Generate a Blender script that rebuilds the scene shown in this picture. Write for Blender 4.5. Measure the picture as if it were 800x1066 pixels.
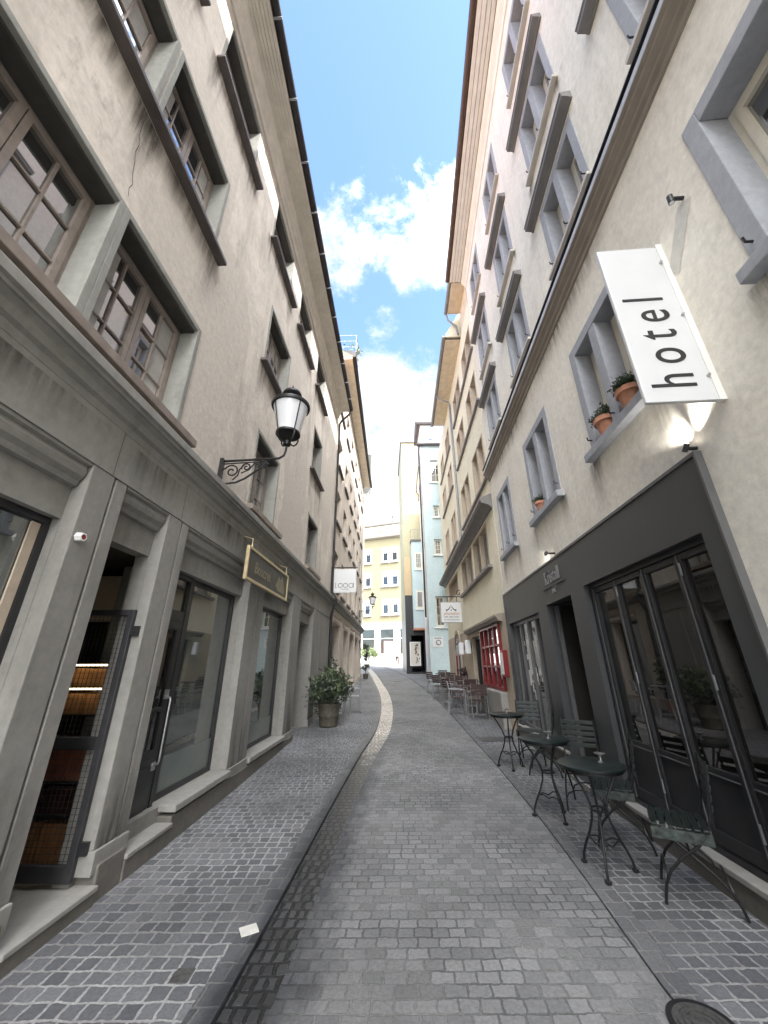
import bpy, bmesh, math, random
from mathutils import Vector, Matrix
R = math.radians
rnd = random.Random(7)
scene = bpy.context.scene
col = scene.collection
for o in list(bpy.data.objects): bpy.data.objects.remove(o)

# ------------------------------------------------------------------ camera
cam = bpy.data.objects.new('camera', bpy.data.cameras.new('camera')); col.objects.link(cam)
cam.data.sensor_fit = 'HORIZONTAL'; cam.data.sensor_width = 36.0
cam.data.lens = 387.95 / 800 * 36
cam.data.clip_start = 0.05; cam.data.clip_end = 2000
cam.matrix_world = Matrix.Translation((0, 0, 1.6)) @ Matrix.Rotation(R(90 + 22.193), 4, 'X') @ Matrix.Rotation(R(-0.256), 4, 'Z')
scene.camera = cam

# ------------------------------------------------------------------ light
SUN = Vector((1.0, -0.8, 1.16)).normalized()
elev = math.asin(SUN.z); az = math.atan2(SUN.x, SUN.y)
sl = bpy.data.lights.new('sun', 'SUN'); sl.energy = 2.1; sl.angle = R(0.5); sl.color = (1, .96, .91)
so = bpy.data.objects.new('sun', sl); col.objects.link(so)
so.rotation_euler = SUN.to_track_quat('Z', 'Y').to_euler(); so.location = (20, -16, 30)

world = bpy.data.worlds.new('World'); scene.world = world; world.use_nodes = True
wt = world.node_tree; wt.nodes.clear()
def wn(t, **k):
    n = wt.nodes.new(t)
    for a, b in k.items(): setattr(n, a, b)
    return n
def wmath(op, a, b=None, clamp=False):
    n = wn('ShaderNodeMath', operation=op, use_clamp=clamp)
    for i, v in enumerate((a, b)):
        if v is None: continue
        if isinstance(v, (int, float)): n.inputs[i].default_value = v
        else: wt.links.new(v, n.inputs[i])
    return n.outputs[0]
sky = wn('ShaderNodeTexSky', sky_type='NISHITA', sun_disc=False)
sky.sun_elevation = elev; sky.sun_rotation = az; sky.air_density = 1.0; sky.dust_density = .6; sky.ozone_density = 3.0
bg = wn('ShaderNodeBackground'); bg.inputs[1].default_value = .10
wt.links.new(sky.outputs[0], bg.inputs[0])
tc = wn('ShaderNodeTexCoord'); D = tc.outputs['Generated']
def blob(d, lo, hi):
    v = Vector(d).normalized()
    n = wn('ShaderNodeVectorMath', operation='DOT_PRODUCT'); wt.links.new(D, n.inputs[0]); n.inputs[1].default_value = v
    m = wn('ShaderNodeMapRange', interpolation_type='SMOOTHSTEP'); wt.links.new(n.outputs['Value'], m.inputs[0])
    m.inputs[1].default_value = math.cos(R(hi)); m.inputs[2].default_value = math.cos(R(lo)); return m.outputs[0]
dens = None
# clouds in view, then unseen fill banks added (direction, inner and outer radius in degrees)
for d, lo, hi, w in [((-.03, .475, .88), 1, 10, .66), ((.105, .45, .887), 1, 8, .68), ((-.10, .43, .90), 0, 6, .5), ((-.10, .53, .845), 0, 8, .62), ((.075, .54, .84), 0, 7, .6), ((0, .66, .75), 0, 4, .4), ((.02, .80, .60), 3, 13, .85), ((0, .92, .4), 4, 24, .85),
                     ((.3, -1, 1.3), 20, 75, .75), ((-.5, -1, .9), 10, 60, .6), ((2.5, .2, .9), 10, 50, .55), ((-2.5, .5, .8), 10, 50, .5)]:  # unseen clouds added overhead, behind and beside to brighten the lane
    b = wmath('MULTIPLY', blob(d, lo, hi), w)
    dens = b if dens is None else wmath('MAXIMUM', dens, b)
clear = wmath('MAXIMUM', blob((-.02, .16, 1), 8, 24), blob((.0, .33, .94), 2, 10))
dens = wmath('SUBTRACT', dens, wmath('MULTIPLY', clear, .7))
mp = wn('ShaderNodeMapping'); mp.inputs['Scale'].default_value = (1, 1, 1.3); mp.inputs['Location'].default_value = (.35, .1, .6); wt.links.new(D, mp.inputs[0])
nz = wn('ShaderNodeTexNoise'); nz.inputs['Scale'].default_value = 8.5; nz.inputs['Detail'].default_value = 9; nz.inputs['Roughness'].default_value = .68
nz.inputs['Distortion'].default_value = .25
wt.links.new(mp.outputs[0], nz.inputs[0])
f = wmath('ADD', dens, wmath('MULTIPLY', wmath('SUBTRACT', nz.outputs[0], .5), 1.9))
mr = wn('ShaderNodeMapRange', interpolation_type='SMOOTHSTEP'); wt.links.new(f, mr.inputs[0]); mr.inputs[1].default_value = .26; mr.inputs[2].default_value = .9
cb = wn('ShaderNodeBackground'); cb.inputs[0].default_value = (1, .99, .97, 1)
near = blob(tuple(SUN), 15, 78)  # boosts the unseen cloud around the sun as added fill light
nz2 = wn('ShaderNodeTexNoise'); nz2.inputs['Scale'].default_value = 11; nz2.inputs['Detail'].default_value = 8; wt.links.new(mp.outputs[0], nz2.inputs[0])
tone = wmath('ADD', wmath('MULTIPLY', wmath('SUBTRACT', nz2.outputs[0], .5), .35), .235)
wt.links.new(wmath('ADD', wmath('MULTIPLY', near, 3.2), tone), cb.inputs[1])
mx = wn('ShaderNodeMixShader'); wt.links.new(mr.outputs[0], mx.inputs[0]); wt.links.new(bg.outputs[0], mx.inputs[1]); wt.links.new(cb.outputs[0], mx.inputs[2])
wo = wn('ShaderNodeOutputWorld'); wt.links.new(mx.outputs[0], wo.inputs[0])
scene.view_settings.view_transform = 'Standard'; scene.view_settings.look = 'None'
scene.view_settings.exposure = 2.65; scene.view_settings.gamma = 1.0; scene.view_settings.use_curve_mapping = False
scene.cycles.max_bounces = 8; scene.cycles.diffuse_bounces = 5; scene.cycles.glossy_bounces = 4
scene.cycles.use_denoising = True; scene.cycles.sample_clamp_indirect = 6

# ------------------------------------------------------------------ materials
def base(name):
    m = bpy.data.materials.new(name); m.use_nodes = True
    nt = m.node_tree; p = nt.nodes['Principled BSDF']; return m, nt, p
def nd(nt, t, **k):
    n = nt.nodes.new(t)
    for a, b in k.items(): setattr(n, a, b)
    return n
def noise(nt, vec, scale, detail=4, rough=.55):
    n = nd(nt, 'ShaderNodeTexNoise'); n.inputs['Scale'].default_value = scale; n.inputs['Detail'].default_value = detail; n.inputs['Roughness'].default_value = rough
    if vec is not None: nt.links.new(vec, n.inputs['Vector'])
    return n.outputs['Fac']
def ramp(nt, fac, a, b, lo=.3, hi=.7):
    r = nd(nt, 'ShaderNodeMapRange'); r.inputs[1].default_value = lo; r.inputs[2].default_value = hi; nt.links.new(fac, r.inputs[0])
    m = nd(nt, 'ShaderNodeMix', data_type='RGBA'); nt.links.new(r.outputs[0], m.inputs[0])
    for i, c in ((6, a), (7, b)):
        if isinstance(c, tuple): m.inputs[i].default_value = (*c[:3], 1)
        else: nt.links.new(c, m.inputs[i])
    return m.outputs[2]
def bump(nt, p, h, strength=.3, dist=.01, prev=None):
    b = nd(nt, 'ShaderNodeBump'); b.inputs['Strength'].default_value = strength; b.inputs['Distance'].default_value = dist
    nt.links.new(h, b.inputs['Height'])
    if prev: nt.links.new(prev, b.inputs['Normal'])
    nt.links.new(b.outputs[0], p.inputs['Normal']); return b.outputs[0]
def sc(c, k): return tuple(min(1, x * k) for x in c)
def mat(name, c, rough=.6, var=.15, scale=6, metal=0, bmp=0, bscale=60, spec=.5):
    m, nt, p = base(name); t = nd(nt, 'ShaderNodeTexCoord').outputs['Object']
    if var: nt.links.new(ramp(nt, noise(nt, t, scale, 5), sc(c, 1 - var), sc(c, 1 + var)), p.inputs['Base Color'])
    else: p.inputs['Base Color'].default_value = (*c, 1)
    p.inputs['Roughness'].default_value = rough; p.inputs['Metallic'].default_value = metal; p.inputs['Specular IOR Level'].default_value = spec
    if bmp: bump(nt, p, noise(nt, t, bscale, 3), bmp, .004)
    return m
def plaster(name, c, dirt, amt=.5, bmp=.35, mott=.1, spots=0):
    m, nt, p = base(name); t = nd(nt, 'ShaderNodeTexCoord').outputs['Object']
    st = nd(nt, 'ShaderNodeMapping'); st.inputs['Scale'].default_value = (1.6, 1.6, .22); nt.links.new(t, st.inputs[0])
    big = ramp(nt, noise(nt, t, .9, 8, .62), sc(c, 1 - mott), sc(c, 1 + mott), .32, .68)
    streak = ramp(nt, noise(nt, st.outputs[0], 2.2, 8, .66), big, dirt, .5, .5 + .28 / max(amt, .05))
    fine = ramp(nt, noise(nt, t, 14, 6, .7), (.86, .86, .86), (1.08, 1.08, 1.08), .3, .7)
    if spots:   # damp blotches and old repairs
        sm = nd(nt, 'ShaderNodeMapping'); sm.inputs['Scale'].default_value = (1, 1, .6); sm.inputs['Location'].default_value = (3.1, 1.7, .4); nt.links.new(t, sm.inputs[0])
        streak = ramp(nt, noise(nt, sm.outputs[0], 4.2, 7, .72), streak, sc(dirt, .8), .56, .56 + .3 / spots)
        rp = noise(nt, sm.outputs[0], .55, 4, .5); streak = ramp(nt, rp, sc(c, .90), streak, .485, .505) if spots > .9 else streak
    mm = nd(nt, 'ShaderNodeMix', data_type='RGBA', blend_type='MULTIPLY'); mm.inputs[0].default_value = 1
    nt.links.new(streak, mm.inputs[6]); nt.links.new(fine, mm.inputs[7]); nt.links.new(mm.outputs[2], p.inputs['Base Color'])
    p.inputs['Roughness'].default_value = .88; p.inputs['Specular IOR Level'].default_value = .25
    b = bump(nt, p, noise(nt, t, 9, 6, .6), bmp, .012); bump(nt, p, noise(nt, t, 140, 3), bmp, .002, b)
    return m
def setts(name, a, b, joint, w, h, mortar, wob, rough=.7, stain=None, spec=.4, bmp=.9, jvar=None, edge=None):
    """stone setts laid in rows; UV in metres"""
    m, nt, p = base(name); uv = nd(nt, 'ShaderNodeUVMap').outputs[0]
    n1 = nd(nt, 'ShaderNodeTexNoise'); n1.inputs['Scale'].default_value = 5.5; n1.inputs['Detail'].default_value = 3; nt.links.new(uv, n1.inputs['Vector'])
    s = nd(nt, 'ShaderNodeVectorMath', operation='SUBTRACT'); nt.links.new(n1.outputs['Color'], s.inputs[0]); s.inputs[1].default_value = (.5, .5, .5)
    k = nd(nt, 'ShaderNodeVectorMath', operation='SCALE'); nt.links.new(s.outputs[0], k.inputs[0]); k.inputs['Scale'].default_value = wob
    n2 = nd(nt, 'ShaderNodeTexNoise'); n2.inputs['Scale'].default_value = 26; n2.inputs['Detail'].default_value = 2; nt.links.new(uv, n2.inputs['Vector'])
    s2 = nd(nt, 'ShaderNodeVectorMath', operation='SUBTRACT'); nt.links.new(n2.outputs['Color'], s2.inputs[0]); s2.inputs[1].default_value = (.5, .5, .5)
    k2 = nd(nt, 'ShaderNodeVectorMath', operation='SCALE'); nt.links.new(s2.outputs[0], k2.inputs[0]); k2.inputs['Scale'].default_value = .022
    ad = nd(nt, 'ShaderNodeVectorMath', operation='ADD'); nt.links.new(uv, ad.inputs[0]); nt.links.new(k.outputs[0], ad.inputs[1])
    ad2 = nd(nt, 'ShaderNodeVectorMath', operation='ADD'); nt.links.new(ad.outputs[0], ad2.inputs[0]); nt.links.new(k2.outputs[0], ad2.inputs[1])
    br = nd(nt, 'ShaderNodeTexBrick'); nt.links.new(ad2.outputs[0], br.inputs['Vector'])
    br.offset = .5; br.offset_frequency = 2; br.squash = .86; br.squash_frequency = 3
    for nm, v in (('Scale', 1), ('Mortar Size', mortar), ('Mortar Smooth', .35), ('Bias', 0), ('Brick Width', w), ('Row Height', h)): br.inputs[nm].default_value = v
    br.inputs['Color1'].default_value = (*a, 1); br.inputs['Color2'].default_value = (*b, 1); br.inputs['Mortar'].default_value = (*joint, 1)
    if jvar: nt.links.new(ramp(nt, noise(nt, uv, 1.3, 5), joint, jvar, .4, .62), br.inputs['Mortar'])
    c = br.outputs['Color']
    fine = ramp(nt, noise(nt, uv, 45, 6, .7), (.72, .72, .72), (1.25, 1.25, 1.25), .3, .7)
    mm = nd(nt, 'ShaderNodeMix', data_type='RGBA', blend_type='MULTIPLY'); mm.inputs[0].default_value = 1; nt.links.new(c, mm.inputs[6]); nt.links.new(fine, mm.inputs[7]); c = mm.outputs[2]
    big = ramp(nt, noise(nt, uv, .8, 6), (.8, .8, .8), (1.18, 1.18, 1.18), .35, .65)
    m2 = nd(nt, 'ShaderNodeMix', data_type='RGBA', blend_type='MULTIPLY'); m2.inputs[0].default_value = 1; nt.links.new(c, m2.inputs[6]); nt.links.new(big, m2.inputs[7]); c = m2.outputs[2]
    p.inputs['Roughness'].default_value = rough; p.inputs['Specular IOR Level'].default_value = spec
    if stain:   # (colour, y0, y1): a wet dark length that fades out along the run
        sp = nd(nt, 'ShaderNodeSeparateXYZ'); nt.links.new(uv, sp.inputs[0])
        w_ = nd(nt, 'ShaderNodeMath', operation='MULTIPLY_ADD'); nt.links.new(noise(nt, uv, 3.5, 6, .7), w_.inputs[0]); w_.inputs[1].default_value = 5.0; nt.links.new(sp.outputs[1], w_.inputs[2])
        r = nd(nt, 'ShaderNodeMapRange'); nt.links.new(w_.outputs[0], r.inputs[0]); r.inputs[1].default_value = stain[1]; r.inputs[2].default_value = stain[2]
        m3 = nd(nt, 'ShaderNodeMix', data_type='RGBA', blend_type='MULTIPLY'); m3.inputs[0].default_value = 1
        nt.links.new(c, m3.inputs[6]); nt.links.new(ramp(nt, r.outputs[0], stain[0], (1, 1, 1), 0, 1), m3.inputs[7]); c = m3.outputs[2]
    if edge:    # damp patches creeping out of the gutter
        sp = nd(nt, 'ShaderNodeSeparateXYZ'); nt.links.new(uv, sp.inputs[0])
        st = nd(nt, 'ShaderNodeMapping'); st.inputs['Scale'].default_value = (1, .45, 1); nt.links.new(uv, st.inputs[0])
        dx = nd(nt, 'ShaderNodeMath', operation='SUBTRACT'); nt.links.new(sp.outputs[0], dx.inputs[0]); dx.inputs[1].default_value = edge[0]
        ab = nd(nt, 'ShaderNodeMath', operation='ABSOLUTE'); nt.links.new(dx.outputs[0], ab.inputs[0])
        q = nd(nt, 'ShaderNodeMath', operation='MULTIPLY_ADD'); nt.links.new(noise(nt, st.outputs[0], 5, 6, .7), q.inputs[0]); q.inputs[1].default_value = -edge[1]; nt.links.new(ab.outputs[0], q.inputs[2])
        r1 = nd(nt, 'ShaderNodeMapRange'); nt.links.new(q.outputs[0], r1.inputs[0]); r1.inputs[1].default_value = -.08 * edge[1]; r1.inputs[2].default_value = -.42 * edge[1]
        r2 = nd(nt, 'ShaderNodeMapRange'); nt.links.new(sp.outputs[1], r2.inputs[0]); r2.inputs[1].default_value = 30; r2.inputs[2].default_value = 26
        mm_ = nd(nt, 'ShaderNodeMath', operation='MULTIPLY'); nt.links.new(r1.outputs[0], mm_.inputs[0]); nt.links.new(r2.outputs[0], mm_.inputs[1])
        m4 = nd(nt, 'ShaderNodeMix', data_type='RGBA', blend_type='MULTIPLY'); m4.inputs[0].default_value = 1
        nt.links.new(c, m4.inputs[6]); nt.links.new(ramp(nt, mm_.outputs[0], (1, 1, 1), (.42, .43, .46), 0, 1), m4.inputs[7]); c = m4.outputs[2]
    nt.links.new(c, p.inputs['Base Color'])
    inv = nd(nt, 'ShaderNodeMath', operation='SUBTRACT'); inv.inputs[0].default_value = 1; nt.links.new(br.outputs['Fac'], inv.inputs[1])
    b1 = bump(nt, p, inv.outputs[0], bmp, .012); bump(nt, p, noise(nt, uv, 60, 5, .65), .5, .004, b1)
    return m
def glass(name, tint, refl=1.75, rough=.02):
    m, nt, p = base(name); t = nd(nt, 'ShaderNodeTexCoord').outputs['Object']
    nt.links.new(ramp(nt, noise(nt, t, 2.2, 2), sc(tint, .6), sc(tint, 1.4)), p.inputs['Base Color'])
    p.inputs['Roughness'].default_value = rough; p.inputs['IOR'].default_value = refl
    bump(nt, p, noise(nt, t, 1.6, 1), .05, .02); return m
def emit(name, c, s):
    m, nt, p = base(name); p.inputs['Base Color'].default_value = (*c, 1); p.inputs['Emission Color'].default_value = (*c, 1); p.inputs['Emission Strength'].default_value = s
    return m

M = dict(
 beige=plaster('old_beige_plaster', (.615, .56, .495), (.33, .29, .245), .8, .7, .2, 1.0),
 beige2=plaster('brown_plaster', (.52, .46, .40), (.30, .25, .21), .5, .4, .12),
 cream=plaster('cream_plaster', (.86, .82, .735), (.66, .62, .55), .6, .5, .06, .35),
 yellowcream=plaster('yellow_cream_plaster', (.84, .79, .63), (.68, .60, .42), .3, .3, .04),
 paleyellow=plaster('pale_yellow_plaster', (.25, .224, .142), (.23, .205, .128), .25, .2, .03),
 yellowtall=plaster('light_yellow_plaster', (.43, .395, .27), (.4, .365, .25), .25, .2, .03),
 orange=plaster('apricot_plaster', (.56, .42, .27), (.5, .37, .24), .25, .2, .03),
 blue=plaster('pale_blue_plaster', (.50, .60, .625), (.42, .52, .56), .3, .2, .04),
 white=plaster('white_plaster', (.80, .80, .79), (.68, .68, .68), .3, .2, .03),
 shop=plaster('grey_shopfront_stone', (.275, .266, .247), (.18, .172, .156), .8, .2, .12, .5),
 plinth=plaster('dark_plinth_stone', (.155, .145, .13), (.09, .085, .08), .6, .4, .18),
 step=plaster('pale_step_stone', (.30, .29, .27), (.2, .19, .18), .5, .2, .1),
 stone=plaster('green_grey_stone', (.285, .285, .262), (.17, .17, .155), .6, .3, .15, .8),
 bluestone=plaster('blue_grey_stone', (.40, .415, .45), (.31, .32, .36), .4, .15, .06),
 taupe=mat('taupe_painted_moulding', (.29, .255, .215), .6, .12, 4),
 umber=mat('umber_cornice_paint', (.21, .20, .195), .6, .12, 4),
 boards=mat('painted_eave_boards', (.62, .575, .50), .65, .1, 5),
 creamboards=mat('cream_eave_boards', (.80, .785, .74), .65, .08, 4),
 tan=mat('raw_eave_boards', (.70, .60, .46), .65, .12, 5),
 darkmetal=mat('dark_gutter_metal', (.035, .034, .036), .45, .2, 6, .5),
 brownmetal=mat('brown_gutter_metal', (.10, .065, .05), .45, .2, 6, .4),
 greymetal=mat('zinc_metal', (.28, .29, .30), .45, .15, 8, .6),
 rooftile=mat('clay_roof_tile', (.26, .15, .10), .8, .3, 9),
 slate=mat('grey_roof', (.14, .13, .13), .8, .3, 9),
 wood=mat('brown_window_wood', (.25, .21, .185), .5, .2, 10),
 palesill=mat('pale_sill_paint', (.55, .51, .45), .5, .1, 6),
 bandpaint=mat('pale_cornice_band', (.50, .50, .52), .5, .15, 5),
 patch=plaster('grey_plaster_patch', (.66, .64, .59), (.55, .53, .49), .5, .4, .06),
 curtain=mat('offwhite_curtain', (.36, .35, .33), .8, .15, 7),
 sillpaint=mat('dark_sill_metal', (.10, .085, .08), .5, .2, 8),
 sillwood=mat('brown_sill', (.22, .18, .15), .55, .2, 8),
 shutterbox=mat('dark_shutter_box', (.05, .046, .042), .6, .2, 12),
 whiteframe=mat('cream_window_paint', (.72, .68, .58), .45, .06, 8),
 whitepaint=mat('white_paint', (.8, .79, .76), .5, .05, 5),
 dimglass=glass('dim_glass', (.025, .027, .028), 4.2),
 skyglass=glass('upper_glass', (.02, .022, .026), 4.6),
 shopglass=glass('shop_glass', (.05, .064, .06), 2.7),
 darkglass=glass('dark_glass', (.010, .009, .008), 2.1),
 film=mat('grey_green_film', (.16, .185, .175), .25, .08, 3),
 black=mat('black_paint', (.022, .022, .024), .38, .2, 9),
 fascia=mat('anthracite_cladding', (.053, .055, .058), .5, .08, 1.5, 0, .15, 40),
 fasciatrim=mat('anthracite_trim', (.12, .12, .122), .4, .1, 6),
 blackwood=mat('black_door_paint', (.028, .028, .030), .35, .2, 8),
 iron=mat('black_wrought_iron', (.018, .018, .019), .45, .25, 30, .3),
 green=mat('dark_green_slats', (.008, .0145, .0125), .4, .35, 14),
 steel=mat('brushed_steel', (.55, .55, .55), .3, .1, 20, .9),
 silver=mat('silver_tube', (.42, .42, .43), .35, .1, 20, .7),
 maroon=mat('maroon_slats', (.055, .032, .03), .5, .3, 12),
 red=mat('red_paint', (.20, .016, .02), .4, .15, 8),
 signwhite=mat('white_sign_panel', (.66, .67, .68), .35, .03, 3),
 ink=mat('black_lettering', (.02, .02, .022), .5, 0),
 greyink=mat('grey_lettering', (.09, .09, .095), .5, 0),
 orangeink=mat('orange_lettering', (.42, .16, .05), .5, 0),
 gold=mat('gold_sign_frame', (.50, .41, .24), .45, .15, 15, .2),
 signbrown=mat('dark_brown_sign_board', (.060, .054, .045), .5, .3, 6),
 goldtext=mat('dull_gold_lettering', (.22, .19, .12), .5, .2, 20),
 terracotta=mat('terracotta', (.50, .24, .15), .8, .2, 14, 0, .2),
 potwood=mat('weathered_planter', (.085, .075, .058), .8, .3, 12, 0, .4),
 soil=mat('soil', (.03, .02, .015), .9, .3, 30),
 leaf=mat('dark_leaf', (.045, .065, .04), .5, .4, 4),
 leafolive=mat('olive_leaf', (.10, .125, .06), .5, .4, 4),
 greenworn=mat('worn_green_paint', (.04, .05, .046), .5, .9, 26),
 leafbox=mat('clipped_leaf', (.03, .055, .018), .6, .4, 20),
 leafpale=mat('pale_leaf', (.16, .20, .09), .6, .4, 4),
 milk=mat('frosted_lantern_glass', (.72, .73, .76), .25, .04, 3),
 stucco=plaster('ochre_sandstone', (.50, .42, .33), (.36, .3, .24), .4, .3, .1),
 poster=mat('poster_paper', (.62, .58, .52), .5, .05, 6),
 postermark=mat('poster_print', (.12, .085, .06), .5, .6, 40),
 lampwhite=emit('lit_lamp', (1, .9, .75), 6),
 shelflight=emit('shelf_light', (1, .78, .45), .9),
 carton=mat('brown_carton', (.42, .21, .085), .6, .35, 9),
 cartondark=mat('dark_red_carton', (.07, .03, .03), .6, .35, 9), gatemetal=mat('dark_gate_steel', (.06, .06, .065), .5, .2, 9, .4),
 cartonred=mat('red_carton', (.30, .10, .06), .6, .35, 9),
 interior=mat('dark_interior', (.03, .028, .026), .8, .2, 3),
 interiorwarm=mat('warm_interior', (.16, .10, .065), .7, .3, 2),
 skin=mat('skin', (.5, .33, .25), .6, .05, 10), cloth=mat('pale_shirt', (.7, .69, .66), .8, .06, 12), trousers=mat('dark_trousers', (.03, .03, .04), .8, .1, 12), hair=mat('dark_hair', (.03, .02, .015), .7, .2, 30),
 iron_cover=mat('worn_iron_cover', (.12, .118, .115), .5, .35, 30, .5, .6, 70),
 paper=mat('pale_stone_plate', (.62, .60, .56), .6, .1, 20),
)
# ground stone
M['walk'] = setts('pavement_setts', (.085, .088, .096), (.16, .163, .172), (.33, .33, .33), .112, .106, .0095, .028, .62, None, .45, 1.0, (.21, .205, .2))
M['road'] = setts('road_setts', (.158, .159, .161), (.235, .235, .236), (.10, .102, .105), .128, .092, .0062, .024, .7, None, .4, 1.0, (.24, .238, .23), (20.26, .55))
M['gutter'] = setts('gutter_setts', (.38, .345, .31), (.82, .75, .67), (.15, .14, .13), .075, .10, .012, .03, .38, ((.075, .085, .10), 29.8, 32.5), .6, 1.0)  # near length is wet; paler beyond, with reflected sky light put into the colour
M['kerb_wet'] = setts('wet_kerb_setts', (.075, .078, .086), (.12, .123, .13), (.17, .168, .165), .145, .15, .008, .02, .5, None, .45, .8, None, (20.0, .26))
M['kerb'] = setts('kerb_setts', (.10, .102, .11), (.15, .152, .158), (.22, .215, .21), .14, .16, .008, .02, .65, None, .4, .8)
M['plaza'] = setts('plaza_setts', (.20, .19, .18), (.27, .26, .25), (.24, .23, .22), .2, .16, .006, .03, .75, None, .3, .4)

# ------------------------------------------------------------------ mesh builders
class MB:
    def __init__(s): s.v = []; s.f = []
    def add(s, vs, fs):
        k = len(s.v); s.v += [tuple(v) for v in vs]; s.f += [[i + k for i in f] for f in fs]; return s
    def quad(s, a, b, c, d): return s.add([a, b, c, d], [[0, 1, 2, 3]])
    def hexa(s, p):  # 8 corners, bottom 4 then top 4
        return s.add(p, [[3, 2, 1, 0], [4, 5, 6, 7], [0, 1, 5, 4], [1, 2, 6, 5], [2, 3, 7, 6], [3, 0, 4, 7]])
    def box(s, fr, u0, u1, o0, o1, z0, z1):
        return s.hexa([fr(u0, o0, z0), fr(u1, o0, z0), fr(u1, o1, z0), fr(u0, o1, z0), fr(u0, o0, z1), fr(u1, o0, z1), fr(u1, o1, z1), fr(u0, o1, z1)])
    def prism(s, fr, u0, u1, prof):
        n = len(prof)
        return s.add([fr(u0, o, z) for o, z in prof] + [fr(u1, o, z) for o, z in prof],
                     [[i, (i + 1) % n, n + (i + 1) % n, n + i] for i in range(n)] + [list(range(n))[::-1], list(range(n, 2 * n))])
    def tube(s, pts, r, n=6, taper=None):
        pts = [Vector(p) for p in pts]; rings = []; prev = None
        for i, p in enumerate(pts):
            d = (pts[min(i + 1, len(pts) - 1)] - pts[max(i - 1, 0)]).normalized()
            a = prev if prev is not None else (Vector((0, 0, 1)) if abs(d.z) < .9 else Vector((1, 0, 0)))
            x = (a - d * a.dot(d)).normalized(); prev = x; y = d.cross(x)
            rr = r if taper is None else r + (taper - r) * i / max(1, len(pts) - 1)
            rings.append([p + (x * math.cos(2 * math.pi * k / n) + y * math.sin(2 * math.pi * k / n)) * rr for k in range(n)])
        vs = [v for q in rings for v in q]; m = len(rings)
        fs = [[i * n + k, i * n + (k + 1) % n, (i + 1) * n + (k + 1) % n, (i + 1) * n + k] for i in range(m - 1) for k in range(n)]
        return s.add(vs, fs + [list(range(n))[::-1], [(m - 1) * n + k for k in range(n)]])
    def lathe(s, c, prof, n=24):
        c = Vector(c); m = len(prof)
        vs = [c + Vector((r * math.cos(2 * math.pi * k / n), r * math.sin(2 * math.pi * k / n), z)) for r, z in prof for k in range(n)]
        fs = [[i * n + k, i * n + (k + 1) % n, (i + 1) * n + (k + 1) % n, (i + 1) * n + k] for i in range(m - 1) for k in range(n)]
        return s.add(vs, fs + [list(range(n))[::-1], [(m - 1) * n + k for k in range(n)]])
    def build(s, name, m, parent=None, smooth=False, bevel=0, org=None):
        me = bpy.data.meshes.new(name); o = bpy.data.objects.new(name, me); col.objects.link(o)
        if parent is not None:
            r = parent; org = Vector((0, 0, 0))
            while r is not None: org = org + r.location; r = r.parent
            o.parent = parent
        else:
            org = Vector(org or (0, 0, 0)); o.location = org
        bm = bmesh.new(); vv = [bm.verts.new(Vector(v) - org) for v in s.v]
        for f in s.f:
            try: bm.faces.new([vv[i] for i in f])
            except ValueError: pass
        bmesh.ops.recalc_face_normals(bm, faces=bm.faces)
        bm.to_mesh(me); bm.free()
        if smooth:
            for p in me.polygons: p.use_smooth = True
            try: me.set_sharp_from_angle(angle=R(40))
            except Exception: pass
        if bevel:
            b = o.modifiers.new('bevel', 'BEVEL'); b.width = bevel; b.segments = 2; b.limit_method = 'ANGLE'
        me.materials.append(M[m] if isinstance(m, str) else m)
        return o
def tag(o, label, cat, group=None):
    o['label'] = label; o['category'] = cat
    if group: o['group'] = group
    return o
def empty(name, loc, label, cat, group=None):
    o = bpy.data.objects.new(name, None); col.objects.link(o); o.location = loc; o.empty_display_size = .2
    return tag(o, label, cat, group)
def struct(o): o['kind'] = 'structure'; return o
def copy_tree(o, parent=None):
    c = o.copy(); col.objects.link(c)
    if parent is not None: c.parent = parent
    for ch in [x for x in bpy.data.objects if x.parent == o]: copy_tree(ch, c)
    return c
class Facade:
    """a house front: u runs up the street along the wall, o stands out of the wall, z is up"""
    def __init__(s, x0, y0, deg, side):
        s.x, s.y = x0, y0; a = R(deg); s.d = (math.sin(a), math.cos(a)); s.n = (s.d[1] * side, -s.d[0] * side)
    def __call__(s, u, o, z): return (s.x + s.d[0] * u + s.n[0] * o, s.y + s.d[1] * u + s.n[1] * o, z)
ID = lambda x, y, z: (x, y, z)
def gz(y): return 0.028 * math.log1p(math.exp(min(60, (y - 5.0) / .8)))
def lettering(parent, text, place, size, m, depth=.006, sx=1.0, name='lettering', shear=0, space=1.0):
    """place(a, b, c): a along the line of writing, b up the letters, c out of the board"""
    cu = bpy.data.curves.new('t', 'FONT'); cu.body = text; cu.size = size; cu.extrude = depth / 2; cu.align_x = 'CENTER'; cu.shear = shear; cu.space_character = space
    to = bpy.data.objects.new('t', cu); col.objects.link(to)
    bpy.context.view_layer.update()
    me = bpy.data.meshes.new_from_object(to.evaluated_get(bpy.context.evaluated_depsgraph_get()))
    b = MB(); b.v = [place(v.co.x * sx, v.co.y, v.co.z + depth / 2) for v in me.vertices]; b.f = [list(p.vertices) for p in me.polygons]
    bpy.data.objects.remove(to); bpy.data.curves.remove(cu); bpy.data.meshes.remove(me)
    return b.build(name, m, parent)

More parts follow.
